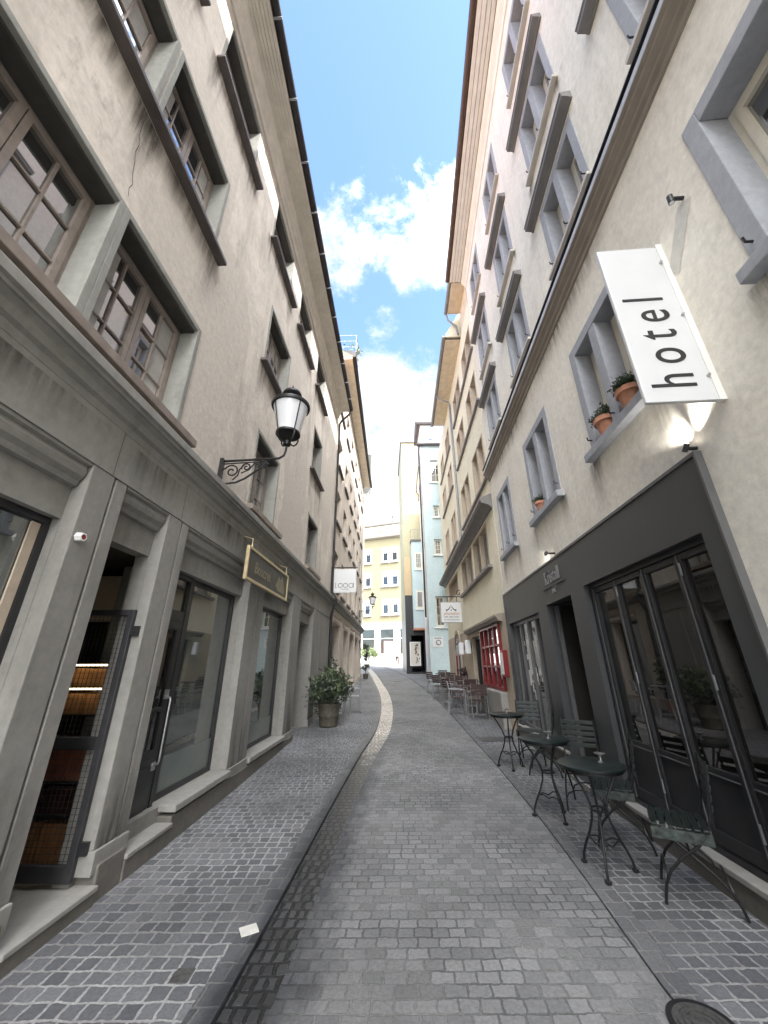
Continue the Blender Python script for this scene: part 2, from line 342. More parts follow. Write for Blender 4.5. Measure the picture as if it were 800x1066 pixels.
# ------------------------------------------------------------------ facade pieces
def wall(fr, parent, u0, u1, z0, z1, off, holes, depth, m, name='wall', back=7.0, ends=True):
    us = sorted({u0, u1, *[max(u0, h[0]) for h in holes], *[min(u1, h[1]) for h in holes]}); zs = sorted({z0, z1, *[h[2] for h in holes], *[h[3] for h in holes]})
    b = MB()
    for i in range(len(us) - 1):
        for j in range(len(zs) - 1):
            cu, cz = (us[i] + us[i + 1]) / 2, (zs[j] + zs[j + 1]) / 2
            if any(h[0] < cu < h[1] and h[2] < cz < h[3] for h in holes): continue
            b.quad(fr(us[i], off, zs[j]), fr(us[i + 1], off, zs[j]), fr(us[i + 1], off, zs[j + 1]), fr(us[i], off, zs[j + 1]))
    for h in holes:
        a, c, d, e = h[:4]; q = off - (h[4] if len(h) > 4 else depth)
        b.quad(fr(a, off, d), fr(a, q, d), fr(a, q, e), fr(a, off, e)); b.quad(fr(c, off, d), fr(c, off, e), fr(c, q, e), fr(c, q, d))
        b.quad(fr(a, off, e), fr(a, q, e), fr(c, q, e), fr(c, off, e)); b.quad(fr(a, off, d), fr(c, off, d), fr(c, q, d), fr(a, q, d))
    if ends:
        for u in (u0, u1): b.quad(fr(u, off, z0), fr(u, off, z1), fr(u, -back, z1), fr(u, -back, z0))
        b.quad(fr(u0, -back, z0), fr(u0, -back, z1), fr(u1, -back, z1), fr(u1, -back, z0))
    return b.build(name, m, parent)
def ring(fr, u0, u1, z0, z1, o0, o1, w, wt_=None, wb=None):
    wt_ = w if wt_ is None else wt_; wb = w if wb is None else wb
    b = MB(); b.box(fr, u0, u0 + w, o0, o1, z0, z1); b.box(fr, u1 - w, u1, o0, o1, z0, z1)
    if wt_: b.box(fr, u0 + w, u1 - w, o0, o1, z1 - wt_, z1)
    if wb: b.box(fr, u0 + w, u1 - w, o0, o1, z0, z0 + wb)
    return b
def casement(fr, parent, u0, u1, z0, z1, o, leaves=2, cols=2, rows=3, m='wood', g='dimglass', fw=.045, sw=.045, mw=.02, transom=None, name='window'):
    """window frame with leaves and glazing bars (front face at o), its glass a pane behind the bars"""
    b = ring(fr, u0, u1, z0, z1, o - .06, o, fw); w = (u1 - u0 - 2 * fw) / leaves
    for k in range(leaves):
        a, c = u0 + fw + k * w, u0 + fw + (k + 1) * w; d, e = z0 + fw, z1 - fw
        q = ring(fr, a + .004, c - .004, d + .004, e - .004, o - .045, o + .012, sw); b.add(q.v, q.f)
        for i in range(1, cols):
            x = a + sw + (c - a - 2 * sw) * i / cols; b.box(fr, x - mw / 2, x + mw / 2, o - .035, o + .002, d + sw, e - sw)
        for j in range(1, rows):
            y = d + sw + (e - d - 2 * sw) * j / rows; b.box(fr, a + sw, c - sw, o - .033, o, y - mw / 2, y + mw / 2)
    f = b.build(name, m, parent)
    MB().box(fr, u0 + fw * .5, u1 - fw * .5, o - .03, o - .02, z0 + fw * .5, z1 - fw * .5).build('pane', g, f)
    return f
def curtain(fr, par, a, c, z0, z1, o, q):
    k = q.random()
    if k < .35: return
    b = MB(); w = c - a
    if k < .75:
        for x0, x1 in ((a + .1, a + .1 + w * q.uniform(.1, .2)), (c - .1 - w * q.uniform(.1, .2), c - .1)):
            n = 5; b = MB()
            for i in range(n): b.box(fr, x0 + (x1 - x0) * i / n, x0 + (x1 - x0) * (i + 1) / n, o - .0195, o - .0165 + .001 * (i % 2), z0 + .12, z1 - .1)
            b.build('curtain', 'curtain', par)
    else: b.box(fr, a + .1, c - .1, o - .0195, o - .017, z1 - (z1 - z0) * q.uniform(.3, .5), z1 - .1).build('roller_blind', 'curtain', par)
def gutter(fr, parent, u0, u1, o, z, r, m, name='gutter'):
    b = MB(); n = 7; prof = []
    for k in range(n + 1):
        t = math.pi + math.pi * k / n; prof.append((o + r * math.cos(t), z + r * math.sin(t)))
    prof += [(o + r * .88, z + .012), (o - r * .88, z + .012)]
    return b.prism(fr, u0, u1, prof).build(name, m, parent)
def pipe(fr, parent, path, r, m, name='downpipe', clips=()):
    b = MB().tube([fr(*p) for p in path], r, 10)
    for u, o, z in clips: b.lathe(fr(u, o, z), [(r * 1.25, -.02), (r * 1.25, .02)], 10)
    return b.build(name, m, parent, True)
def roof(fr, parent, u0, u1, ov, ze, back, rise, m, run=None, drop=.12):
    run = run or back / 2
    MB().prism(fr, u0, u1, [(ov, ze), (ov, ze + drop), (ov - run, ze + rise), (-back, ze + rise * .55 if run < back / 2 else ze), (-back, ze - .3), (-.1, ze - .3), (-.1, ze)]).build('roof', m, parent)

# ------------------------------------------------------------------ ground
def curve(pts):
    def f(y):
        if y <= pts[0][0]: a, b = pts[0], pts[1]; return a[1] + (y - a[0]) * (b[1] - a[1]) / (b[0] - a[0])
        for i in range(len(pts) - 1):
            if y <= pts[i + 1][0]:
                p0, p1, p2, p3 = pts[max(i - 1, 0)], pts[i], pts[i + 1], pts[min(i + 2, len(pts) - 1)]
                h = p2[0] - p1[0]; t = (y - p1[0]) / h
                m1 = (p2[1] - p0[1]) / max(.01, p2[0] - p0[0]) * h; m2 = (p3[1] - p1[1]) / max(.01, p3[0] - p1[0]) * h
                return (2*t**3-3*t*t+1)*p1[1] + (t**3-2*t*t+t)*m1 + (-2*t**3+3*t*t)*p2[1] + (t**3-t*t)*m2
        a, b = pts[-2], pts[-1]; return b[1] + (y - b[0]) * (b[1] - a[1]) / (b[0] - a[0])
    return f
gut_l = curve([(-6, -1.45), (2.59, -.83), (5.15, -.66), (7.5, -.46), (10, -.2), (13.9, -.11), (18, -.24), (22, -.5), (33, -1.3), (45, -2.4)])
gut_w = curve([(-6, .25), (5.5, .25), (8, .29), (11, .34), (22, .42), (45, .5)])
kerb_r = curve([(-6, 1.0), (2.7, 1.46), (3.6, 1.56), (4.87, 1.68), (7, 1.79), (9, 1.83), (13.8, 1.92), (20.5, 1.82), (29, 1.38), (45, -.3)])
YS = [-8 + .4 * i for i in range(133)]
def strip(name, m, fl, fr, dz, y0=-8, y1=44.5, n=3, skirt=.12, flow=False):
    me = bpy.data.meshes.new(name); o = bpy.data.objects.new(name, me); col.objects.link(o)
    bm = bmesh.new(); uvl = bm.loops.layers.uv.new('UVMap'); rows = []; uvs = {}
    for y in [q for q in YS if y0 <= q <= y1]:
        a, b = fl(y), fr(y); row = []
        for k in range(n + 1):
            x = a + (b - a) * k / n; v = bm.verts.new((x, y, gz(y) + dz)); row.append(v); uvs[v] = ((x - (gut_l(y) if flow else 0)) + 20, y + 20)
        l = bm.verts.new((a, y, gz(y) + dz - skirt)); r = bm.verts.new((b, y, gz(y) + dz - skirt))
        uvs[l] = (uvs[row[0]][0] - skirt, y + 20); uvs[r] = (uvs[row[-1]][0] + skirt, y + 20); rows.append([l] + row + [r])
    for i in range(len(rows) - 1):
        for k in range(len(rows[0]) - 1):
            f = bm.faces.new((rows[i][k], rows[i][k + 1], rows[i + 1][k + 1], rows[i + 1][k]))
            for lp in f.loops: lp[uvl].uv = uvs[lp.vert]
    bm.to_mesh(me); bm.free(); me.materials.append(M[m]); return struct(o)
strip('road', 'road', lambda y: gut_l(y) + gut_w(y) + .002, kerb_r, 0.0, flow=True)
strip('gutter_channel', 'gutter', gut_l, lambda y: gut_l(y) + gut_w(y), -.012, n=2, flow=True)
strip('pavement_left', 'walk', lambda y: -2.4 + .03 * max(0, y - 6), lambda y: gut_l(y) - .15, .014)
strip('kerb_left', 'kerb_wet', lambda y: gut_l(y) - .148, lambda y: gut_l(y) - .004, .016, n=1, flow=True)
strip('kerb_right', 'kerb', lambda y: kerb_r(y) + .005, lambda y: kerb_r(y) + .15, .012, n=1, flow=True)
strip('pavement_right', 'walk', lambda y: kerb_r(y) + .152, lambda y: kerb_r(y) + (1.6 if y > 9 else 1.35), .012, y1=30)
b = MB(); gy = [-60, -30, -8, 0, 3, 4, 5, 6, 7, 9, 12, 20, 30, 44, 62, 120, 260]
for i in range(len(gy) - 1):
    b.quad((-160, gy[i], gz(gy[i]) - .035), (160, gy[i], gz(gy[i]) - .035), (160, gy[i + 1], gz(gy[i + 1]) - .035), (-160, gy[i + 1], gz(gy[i + 1]) - .035))
g = struct(b.build('ground', 'plaza', None))
uvl = g.data.uv_layers.new(name='UVMap')
for lp in g.data.loops: co = g.data.vertices[lp.vertex_index].co; uvl.data[lp.index].uv = (co.x + 200, co.y + 100)

# ------------------------------------------------------------------ left house: grey stone shop floor, brown-beige plaster above
L = Facade(-2.272, 0, 2.038, 1)
A = empty('townhouse', L(2, 0, 0), 'long beige plastered house with grey stone shopfronts on the left of the lane', 'house')
U0, U1 = -8, 12.8
F1 = [(-2.3, -1.1), (-.97, .24), (.72, 1.94), (2.07, 3.28), (5.38, 6.5), (9.15, 10.3)]
F2 = [(-2.3, -1.1), (-.97, .24), (.62, 1.83), (1.98, 3.14), (5.2, 6.42), (9.08, 10.15)]
F3 = [(-2.4, -1.2), (-1, .2), (.5, 1.68), (2.45, 3.63), (4.75, 5.95), (6.75, 7.9), (8.85, 10.0)]
J = .065
hol = [(a - J, c + J, 3.88, 5.33) for a, c in F1] + [(a - J, c + J, 6.58, 8.02) for a, c in F2] + [(a - J, c + J, 9.26, 10.54) for a, c in F3]
wall(L, A, U0, U1, 3.5, 11.1, -.05, hol, .27, 'beige')
rq = random.Random(12)
for fl, z0, z1, off in ((F1, 3.88, 5.33, .012), (F2, 6.58, 8.02, .012), (F3, 9.26, 10.54, .004)):
    for a, c in fl:
        w_ = casement(L, A, a, c, z0 + .02, z1 - J - .03, -.25, 2, 2, 3 if z0 < 9 else 2, 'wood', 'skyglass' if z0 > 6 else 'dimglass', fw=.035, sw=.05, mw=.018)
        curtain(L, w_, a, c, z0 + .02, z1 - J - .03, -.25, rq)
        b = ring(L, a - J, c + J, z0, z1, -.315, -.05 + off, J, J, 0); b.box(L, a, c, -.315, -.06, z0, z0 + .02)
        b.build('surround', 'stone', w_, bevel=.006)
        MB().box(L, a, c, -.245, -.085, z1 - J - .03, z1 - J).build('shutter_box', 'shutterbox', w_)
for u0, u1, z, o, m in [(-2.6, .45, 3.79, .10, 'sillwood'), (.6, 3.5, 3.79, .10, 'sillwood'), (5.2, 6.72, 3.79, .10, 'sillwood'), (8.98, 10.5, 3.79, .10, 'sillwood'),
                     (-2.5, .35, 6.49, .07, 'sillpaint'), (.5, 3.36, 6.49, .07, 'sillpaint'), (5.0, 6.6, 6.49, .07, 'sillpaint'), (8.88, 10.4, 6.49, .07, 'sillpaint')] + \
                    [(a - .12, c + .24, 9.18, .07, 'sillpaint') for a, c in F3]:
    MB().box(L, u0, u1, -.2, o, z + (.03 if m == 'sillpaint' else 0), z + .085).build('sill', m, A, bevel=.006)
# shop floor
bays = [(-6.3, -4.2), (-3.8, -2.4), (-1.9, -.2), (.25, 2.45), (2.83, 3.45), (3.83, 5.72), (6.40, 8.2), (8.9, 10.3)]
bz = {2.83: .13, 8.9: .10}
wall(L, A, U0, U1, -.3, 3.5, -.10, [(a, c, bz.get(a, .32), 2.56) + ((.13,) if a == 2.83 else ()) for a, c in bays], .5, 'shop', 'shopfront', back=.6, ends=False)
pil = [(-.2, .25), (2.45, 2.83), (3.45, 3.83), (5.72, 6.40), (8.2, 8.9), (10.3, 11.05)]
for a, c in [(-4.2, -3.8), (-2.4, -1.9)] + pil:
    w_ = c - a; b = MB()
    b.box(L, a + .004, a + w_ * .60, -.12, .012, .34, 3.0); b.box(L, a + w_ * .60 + .022, c - .004, -.12, .010, .34, 3.0)
    b.box(L, a + w_ * .60, a + w_ * .60 + .022, -.12, -.008, .34, 3.0)
    b.build('pilaster', 'shop', A, bevel=.008)
    MB().box(L, a, c, -.12, .034, .19, .34).build('pilaster_base', 'shop', A, bevel=.006)
roll = [(o - .072, z) for o, z in [(-.04, 2.80), (.012, 2.81), (.02, 2.83), (.02, 2.85), (.05, 2.88), (.062, 2.925), (.05, 2.965), (.078, 2.975), (.078, 2.998), (-.04, 2.998)]]
for a, c in bays: MB().prism(L, a + .01, c - .01, roll).build('moulding', 'shop', A)
MB().box(L, U0, U1, -.11, .016, 3.002, 3.46).build('entablature', 'shop', A)
MB().prism(L, U0, U1 + .05, [(-.055, 3.40), (.02, 3.40), (.03, 3.46), (.06, 3.48), (.075, 3.54), (.11, 3.57), (.13, 3.57), (.13, 3.60), (.155, 3.61), (.155, 3.68), (.14, 3.70), (-.055, 3.74)]).build('cornice', 'shop', A)
b = MB()
for a, c in ((U0, 2.78), (3.5, 3.80), (4.45, 8.88), (10.32, 11.05)): b.box(L, a, c, -.12, .05, -.3, .27 - .006 * max(0, a))
b.build('plinth', 'plinth', A, bevel=.01)
MB().box(L, 11.05, U1, -.11, .03, -.3, 1.2).box(L, 11.05, U1, -.11, .0, 1.2, 3.0).box(L, 11.2, 12.5, -.04, .012, 1.28, 2.9).build('wall_panel', 'shop', A, bevel=.01)
for q in ((2.80, 3.5, -.3, .07, -.3, .13), (3.80, 4.45, -.4, .06, -.3, .19), (8.86, 10.34, -.7, .06, -.3, .12)): MB().box(L, *q[:5], q[5] - .03).build('doorstep', 'plinth', A, bevel=.008); MB().box(L, q[0], q[1], q[2], q[3] + .012, q[5] - .028, q[5] + .006).build('doorstep_slab', 'step', A, bevel=.006)
for a, c in ((4.45, 5.74), (6.38, 8.22), (.2, 2.47)): MB().box(L, a, c, -.4, .075, .27, .335).build('shop_sill', 'step', A, bevel=.01)
def shopwin(fr, par, a, c, z0, z1, o, filmh=.3):
    w_ = ring(fr, a, c, z0, z1, o - .06, o, .05).build('window', 'black', par)
    MB().box(fr, a + .03, c - .03, o - .04, o - .03, z0 + .03, z1 - .03).build('pane', 'shopglass', w_)
    if filmh: MB().box(fr, a + .05, c - .05, o - .03, o - .026, z0 + .05, z0 + .05 + filmh).build('window_film', 'film', w_)
    return w_
shopwin(L, A, -6.3, -4.2, .32, 2.56, -.2); shopwin(L, A, -3.8, -2.4, .32, 2.56, -.2); shopwin(L, A, -1.9, -.2, .32, 2.56, -.2)
w_ = shopwin(L, A, .25, 2.45, .335, 2.56, -.16)
MB().box(L, 2.33, 2.395, -.185, -.172, .39, 2.50).build('pale_jamb', 'stucco', w_)
shopwin(L, A, 4.49, 5.72, .335, 2.56, -.2, .32); shopwin(L, A, 6.40, 8.2, .335, 2.56, -.2, .30)
d = ring(L, 3.83, 4.45, .19, 2.56, -.24, -.17, .05, .05, .04)          # glazed shop door with its transom light
d.box(L, 3.88, 4.40, -.23, -.18, 2.06, 2.16); d = d.build('door_frame', 'blackwood', A)
b = ring(L, 3.885, 4.395, .20, 2.055, -.225, -.178, .085, .10, .62); b.box(L, 3.97, 4.31, -.21, -.168, .3, .68); b.box(L, 3.93, 4.35, -.22, -.172, .70, .74); b.box(L, 3.97, 4.31, -.215, -.178, 1.16, 1.2)
b.build('door', 'blackwood', d)
MB().box(L, 3.96, 4.32, -.21, -.20, .8, 1.97).box(L, 3.87, 4.41, -.215, -.205, 2.15, 2.52).build('pane', 'darkglass', d)
hb = MB().tube([L(4.335, -.178, .68), L(4.335, -.125, .70), L(4.335, -.12, .72), L(4.335, -.12, 1.26), L(4.335, -.125, 1.28), L(4.335, -.178, 1.30)], .010, 8)
hb.box(L, 4.30, 4.37, -.18, -.165, 1.27, 1.36); hb.box(L, 4.30, 4.37, -.18, -.165, .64, .71); hb.build('handle', 'steel', d)
MB().box(L, 3.80, 3.90, -.16, -.02, 2.02, 2.08).box(L, 3.89, 4.08, -.175, -.13, 2.0, 2.04).build('door_closer', 'black', d)
# recessed house entrance with letter boxes
b = ring(L, 8.9, 10.3, .1, 2.56, -.52, -.45, .06); e = b.build('entrance_frame', 'blackwood', A)
MB().box(L, 8.95, 9.62, -.50, -.48, .14, 2.5).build('entrance_door', 'darkglass', e); MB().box(L, 9.62, 10.26, -.51, -.46, .14, 2.5).build('entrance_panel', 'shop', e)
b = MB()
for i in range(2):
    for j in range(5): b.box(L, 9.70 + i * .26, 9.94 + i * .26, -.46, -.40, .95 + j * .24, 1.17 + j * .24)
b.build('letter_boxes', 'greymetal', e, bevel=.006)
# eaves: coved boards, fascia and gutter
MB().prism(L, U0, U1 - .3, [(-.05, 10.70), (-.02, 10.70), (0, 10.78), (.05, 10.82), (.05, 10.9), (.10, 11.0), (.12, 11.09), (-.05, 11.09)]).build('eave_moulding', 'boards', A)
b = MB(); n = 6
for k in range(n): o0 = .115 + k * .057; b.box(L, U0, U1 - .3, o0, o0 + .053, 11.085 + (k % 2) * .004, 11.13)
b.build('soffit', 'boards', A, bevel=.006)
roof(L, A, U0, U1 - .3, .455, 11.13, 8, 2.6, 'rooftile')
gutter(L, A, U0, U1 - .28, .515, 11.2, .075, 'darkmetal')
for k in range(22): MB().box(L, -7.6 + k * .92, -7.57 + k * .92, .43, .60, 11.10, 11.122).build('gutter_bracket', 'greymetal', A)
pipe(L, A, [(U1 - .32, .5, 11.14), (U1 - .30, .45, 10.98), (U1 - .2, .12, 10.72), (U1 - .15, .04, 10.6), (U1 - .1, .04, 6), (U1 - .08, .05, 3.8)], .042, 'darkmetal', clips=[(U1 - .14, .04, 9.6), (U1 - .11, .04, 7.2), (U1 - .09, .045, 5.0)])
pipe(L, A, [(U1 - .08, .05, 3.86), (U1 - .07, .2, 3.6), (U1 - .05, .1, 3.3), (U1 - .05, .06, 3.1), (U1 - .05, .06, .3)], .045, 'darkmetal', 'lower_downpipe')
# the open delivery bay behind the gate
b = MB(); x0, x1, y0, y1 = 2.3, 4.8, -.28, -1.9
b.quad(L(x0, y0, .135), L(x0, y1, .135), L(x0, y1, 2.6), L(x0, y0, 2.6)); b.quad(L(x1, y0, .135), L(x1, y0, 2.6), L(x1, y1, 2.6), L(x1, y1, .135))
b.quad(L(x0, y1, .135), L(x1, y1, .135), L(x1, y1, 2.6), L(x0, y1, 2.6)); b.quad(L(x0, y0, 2.59), L(x1, y0, 2.59), L(x1, y1, 2.59), L(x0, y1, 2.59))
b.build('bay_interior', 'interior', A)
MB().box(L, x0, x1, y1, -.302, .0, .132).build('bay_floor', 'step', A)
S = 3.66                                   # shelf front, seen through the open gate
sh = empty('shelving', L(S + .2, -.9, .14), 'dark shelf unit of brown and red cartons behind the wire mesh gate', 'shelf')
b = MB()
for z in (.14, .47, .70, 1.19, 1.405, 1.60): b.box(L, S, S + .5, -1.5, -.36, z, z + .014)
b.box(L, S, S + .5, -.36, -.33, .14, 2.0); b.box(L, S, S + .5, -1.53, -1.5, .14, 2.0); b.box(L, S + .5, S + .52, -1.5, -.33, .14, 2.0)
b.build('rack', 'interior', sh)
for z in (1.398, 1.594): MB().box(L, S - .012, S - .002, -1.48, -.38, z, z + .014).build('shelf_light', 'shelflight', sh)
for z, h, mm, nm in ((.16, .29, 'carton', 5), (.485, .19, 'cartondark', 4), (.715, .3, 'cartonred', 5), (1.205, .17, 'carton', 7), (1.42, .16, 'carton', 7)):
    for k in range(nm):
        w_ = 1.1 / nm; MB().box(L, S + .03 + rnd.uniform(-.015, .02), S + .4, -1.48 + k * w_, -1.48 + (k + .95) * w_, z, z + h * rnd.uniform(.88, 1)).build('carton', mm, sh)
MB().box(L, 3.8, 3.86, -.33, -.22, .14, 2.5).build('post', 'blackwood', sh)
MB().box(L, 4.0, 4.02, -1.6, -.5, 2.02, 2.5).build('wall_poster', 'stucco', sh)
gt = empty('mesh_gate', L(3.44, -.4, .16), 'tall dark steel gate of wire mesh swung open into the bay between two grey pilasters', 'gate')
G_ = lambda u, o, z: L(3.43 + o, -.08 - u, z)
b = ring(G_, 0, .86, .17, 2.06, -.02, .02, .055, .05, .10); b.box(G_, .055, .805, -.018, .018, .98, 1.07); b.build('frame', 'gatemetal', gt, bevel=.004)
b = MB()
for k in range(1, 20): b.box(G_, .055 + k * .0375, .0575 + k * .0375, -.003, 0, .27, 2.01)
for k in range(1, 46): b.box(G_, .055, .805, 0, .003, .25 + k * .039, .2525 + k * .039)
b.build('wire_mesh', 'gatemetal', gt)
for z in (1.84, .32): MB().box(L, 3.425, 3.455, -.085, -.02, z, z + .08).build('hinge', 'black', gt)

def stain(fr, par, u0, u1, o, z0, z1, up=False, seed=0):
    me = MB().add([fr(u0, o, z0), fr(u1, o, z0), fr(u1, o, z1), fr(u0, o, z1)], [[0, 1, 2, 3]]).build('water_stain', 'stain_up' if up else 'stain', par).data
    uv = me.uv_layers.new(name='UVMap'); zs = [v.co.z for v in me.vertices]; lo, hi = min(zs), max(zs); x0 = me.vertices[0].co
    for lp in me.loops:
        co = me.vertices[lp.vertex_index].co; uv.data[lp.index].uv = ((0 if (co.xy - x0.xy).length < (u1 - u0) * .5 else 1), (co.z - lo) / (hi - lo))
def stain_mat(name, c, flip, amt):
    m, nt, p = base(name); uv = nd(nt, 'ShaderNodeUVMap').outputs[0]; t = nd(nt, 'ShaderNodeTexCoord').outputs['Object']
    mp_ = nd(nt, 'ShaderNodeMapping'); mp_.inputs['Scale'].default_value = (9, 9, .9); nt.links.new(t, mp_.inputs[0])
    sp = nd(nt, 'ShaderNodeSeparateXYZ'); nt.links.new(uv, sp.inputs[0])
    def mth(op, a, b=None, cl=False):
        n = nd(nt, 'ShaderNodeMath', operation=op, use_clamp=cl)
        for i, v in enumerate((a, b)):
            if v is None: continue
            if isinstance(v, (int, float)): n.inputs[i].default_value = v
            else: nt.links.new(v, n.inputs[i])
        return n.outputs[0]
    v = mth('SUBTRACT', 1, sp.outputs[1]) if flip else sp.outputs[1]
    edge = mth('MULTIPLY', mth('MULTIPLY', sp.outputs[0], mth('SUBTRACT', 1, sp.outputs[0])), 4)
    nn = mth('MULTIPLY', mth('SUBTRACT', noise(nt, mp_.outputs[0], 1.0, 6, .65), .38, True), 4, True)
    al = mth('MULTIPLY', mth('MULTIPLY', mth('MULTIPLY', nn, mth('POWER', v, 1.4)), edge), amt, True)
    nt.links.new(al, p.inputs['Alpha']); p.inputs['Base Color'].default_value = (*c, 1); p.inputs['Roughness'].default_value = .9; p.inputs['Specular IOR Level'].default_value = .1
    M[name] = m
stain_mat('stain', (.11, .10, .085), False, .75); stain_mat('stain_up', (.07, .065, .058), True, .8)
for fl, zt, h in ((F1, 3.78, 0), (F2, 6.5, .9), (F3, 9.2, 1.0)):
    for a, c in fl:
        if h:
            for x in (a - .05, c + .05): stain(L, A, x - .2, x + .2, -.046, zt - h * rnd.uniform(.7, 1.2), zt)
            stain(L, A, a, c, -.0465, zt - h * .5, zt)
for a, c in pil: stain(L, A, a, c, .016, .34, 1.2, True)
for a, c in bays[3:]: stain(L, A, a - .1, c + .1, .0185, 3.0, 3.35)
b = MB()
for u in (.02, 2.64, 3.64, 6.06, 8.55, 10.7): b.box(L, u - .0022, u + .0022, .0, .0172, 3.004, 3.4)
b.build('stone_joint', 'shutterbox', A)
pts = [(1.99, 5.44), (1.97, 5.52), (1.985, 5.6), (1.95, 5.7), (1.93, 5.83), (1.90, 5.93), (1.905, 6.05), (1.87, 6.18), (1.86, 6.38)]
b = MB()
for (u0, z0), (u1, z1) in zip(pts, pts[1:]): b.quad(L(u0 - .0035, -.0475, z0), L(u0 + .0035, -.0475, z0), L(u1 + .003, -.0475, z1), L(u1 - .003, -.0475, z1))
b.build('crack', 'shutterbox', A)

# ------------------------------------------------------------------ next house on the left
B = Facade(-1.86, 12.8, 1.3, 1)
Bh = empty('townhouse', B(6, 0, gz(19)), 'taller brown house up the lane past the white square sign, sun on its top floor', 'house')
BU = 13.2
cols_ = [.55, 2.6, 4.7, 6.8, 8.9, 11.0]
rowsB = [(4.15, 5.55), (6.7, 8.05), (9.1, 10.45), (11.75, 13.2)]
hol = [(u, u + 1.05, a, c) for u in cols_ for a, c in rowsB]
wall(B, Bh, 0, BU, 3.5, 14.2, 0, hol, .25, 'beige2')
for u in cols_:
    for a, c in rowsB:
        casement(B, Bh, u, u + 1.05, a, c, -.18, 2, 1, 3, 'wood', 'dimglass', fw=.06, sw=.06)
        MB().box(B, u - .1, u + 1.2, -.17, .09, a - .09, a).build('sill', 'sillpaint', Bh)
bb = [(.7, 2.5), (3.9, 5.2), (6.2, 7.9), (8.8, 10.4), (11.2, 12.6)]
wall(B, Bh, 0, BU, 0, 3.5, .02, [(a, c, .55 + a * .03, 2.95) for a, c in bb], .35, 'beige2', 'shopfront', back=.5, ends=False)
for a, c in bb:
    w_ = ring(B, a, c, .55 + a * .03, 2.95, -.3, -.22, .09).build('door_frame', 'blackwood', Bh); MB().box(B, a + .08, c - .08, -.28, -.26, .6 + a * .03, 2.9).build('pane', 'dimglass', w_)
    MB().prism(B, a, c, [(-.05, 2.95), (.06, 2.97), (.09, 3.05), (.06, 3.15), (.1, 3.2), (-.05, 3.2)]).build('moulding', 'beige2', Bh)
for a in (0.05, 2.65, 5.3, 8.0, 10.5): MB().box(B, a, a + .5, .02, .06, .3, 3.3).build('pilaster', 'beige2', Bh, bevel=.01)
MB().prism(B, 0, BU + .1, [(0, 3.45), (.08, 3.47), (.1, 3.56), (.2, 3.62), (.22, 3.72), (0, 3.78)]).build('cornice', 'shop', Bh)
MB().box(B, 0, BU, .02, .48, 14.2, 14.26).build('soffit', 'tan', Bh)
roof(B, Bh, 0, BU, .50, 14.262, 8, 2.6, 'rooftile'); gutter(B, Bh, -.1, BU + .1, .58, 14.3, .085, 'darkmetal')
pipe(B, Bh, [(BU, .58, 14.2), (BU, .5, 14.0), (BU, .1, 13.5), (BU, .06, 13.3), (BU, .06, 4)], .045, 'whitepaint')
ter = empty('roof_terrace', B(1.0, .35, 14.45), 'small roof terrace with thin rails and a dark planter box above the eave', 'terrace')
MB().box(B, .1, 1.3, .0, .62, 14.43, 14.75).build('planter_box', 'darkmetal', ter)
b = MB()
for u in (.1, .5, .9, 1.3): b.tube([B(u, .62, 14.7), B(u, .62, 15.7)], .012)
for z in (15.0, 15.35, 15.7): b.tube([B(.1, .62, z), B(1.3, .62, z)], .012); b.tube([B(.1, .62, z), B(.1, -.6, z)], .012)
b.build('railing', 'greymetal', ter)

def leaves(name, c, rx, rz, n, size, m, parent, seed=1, shape=1.0, droop=.0, up=.5):
    """a crown of single leaves gathered in clumps"""
    q = random.Random(seed); b = MB(); cl = []
    for k in range(max(6, n // 26)):
        t = q.uniform(0, 6.283); p = q.uniform(-1, 1); r = q.uniform(.25, 1) ** .6
        cl.append(Vector((c[0] + rx * r * math.cos(t) * math.sqrt(1 - p * p) , c[1] + rx * r * math.sin(t) * math.sqrt(1 - p * p), c[2] + rz * p * r)))
    for k in range(n):
        o = q.choice(cl); p = o + Vector((q.gauss(0, 1), q.gauss(0, 1), q.gauss(0, 1))) * rx * .2
        d = Vector((q.gauss(0, 1), q.gauss(0, 1), q.gauss(0, .7) + up)).normalized(); w = d.cross(Vector((q.gauss(0, 1), q.gauss(0, 1), q.gauss(0, 1)))).normalized()
        s = size * q.uniform(.6, 1.3); nn = d.cross(w) * s * .12
        b.add([p, p + d * s * .5 + w * s * .22 + nn, p + d * s, p + d * s * .5 - w * s * .22 + nn], [[0, 1, 2], [0, 2, 3]])
    return b.build(name, m, parent)
leaves('plants', B(.7, .35, 15.0), .45, .35, 260, .14, 'leafpale', ter, 4)

# pale gabled house behind
Ch = empty('townhouse', (-3, 27, .7), 'pale grey house with a tiled roof just visible past the brown eaves', 'house')
Cf = Facade(-1.75, 26.2, -3, 1)
wall(Cf, Ch, 0, 7, 0, 17.2, -.05, [(1, 2, 5, 6.5), (4, 5, 5, 6.5), (1, 2, 9, 10.5), (4, 5, 9, 10.5)], .2, 'white')
for u in (1, 4):
    for z in (5, 9): casement(Cf, Ch, u, u + 1, z, z + 1.5, -.2, 2, 1, 2, 'whiteframe')
roof(Cf, Ch, -.3, 7.2, .75, 17.2, 7, 3, 'greymetal'); 

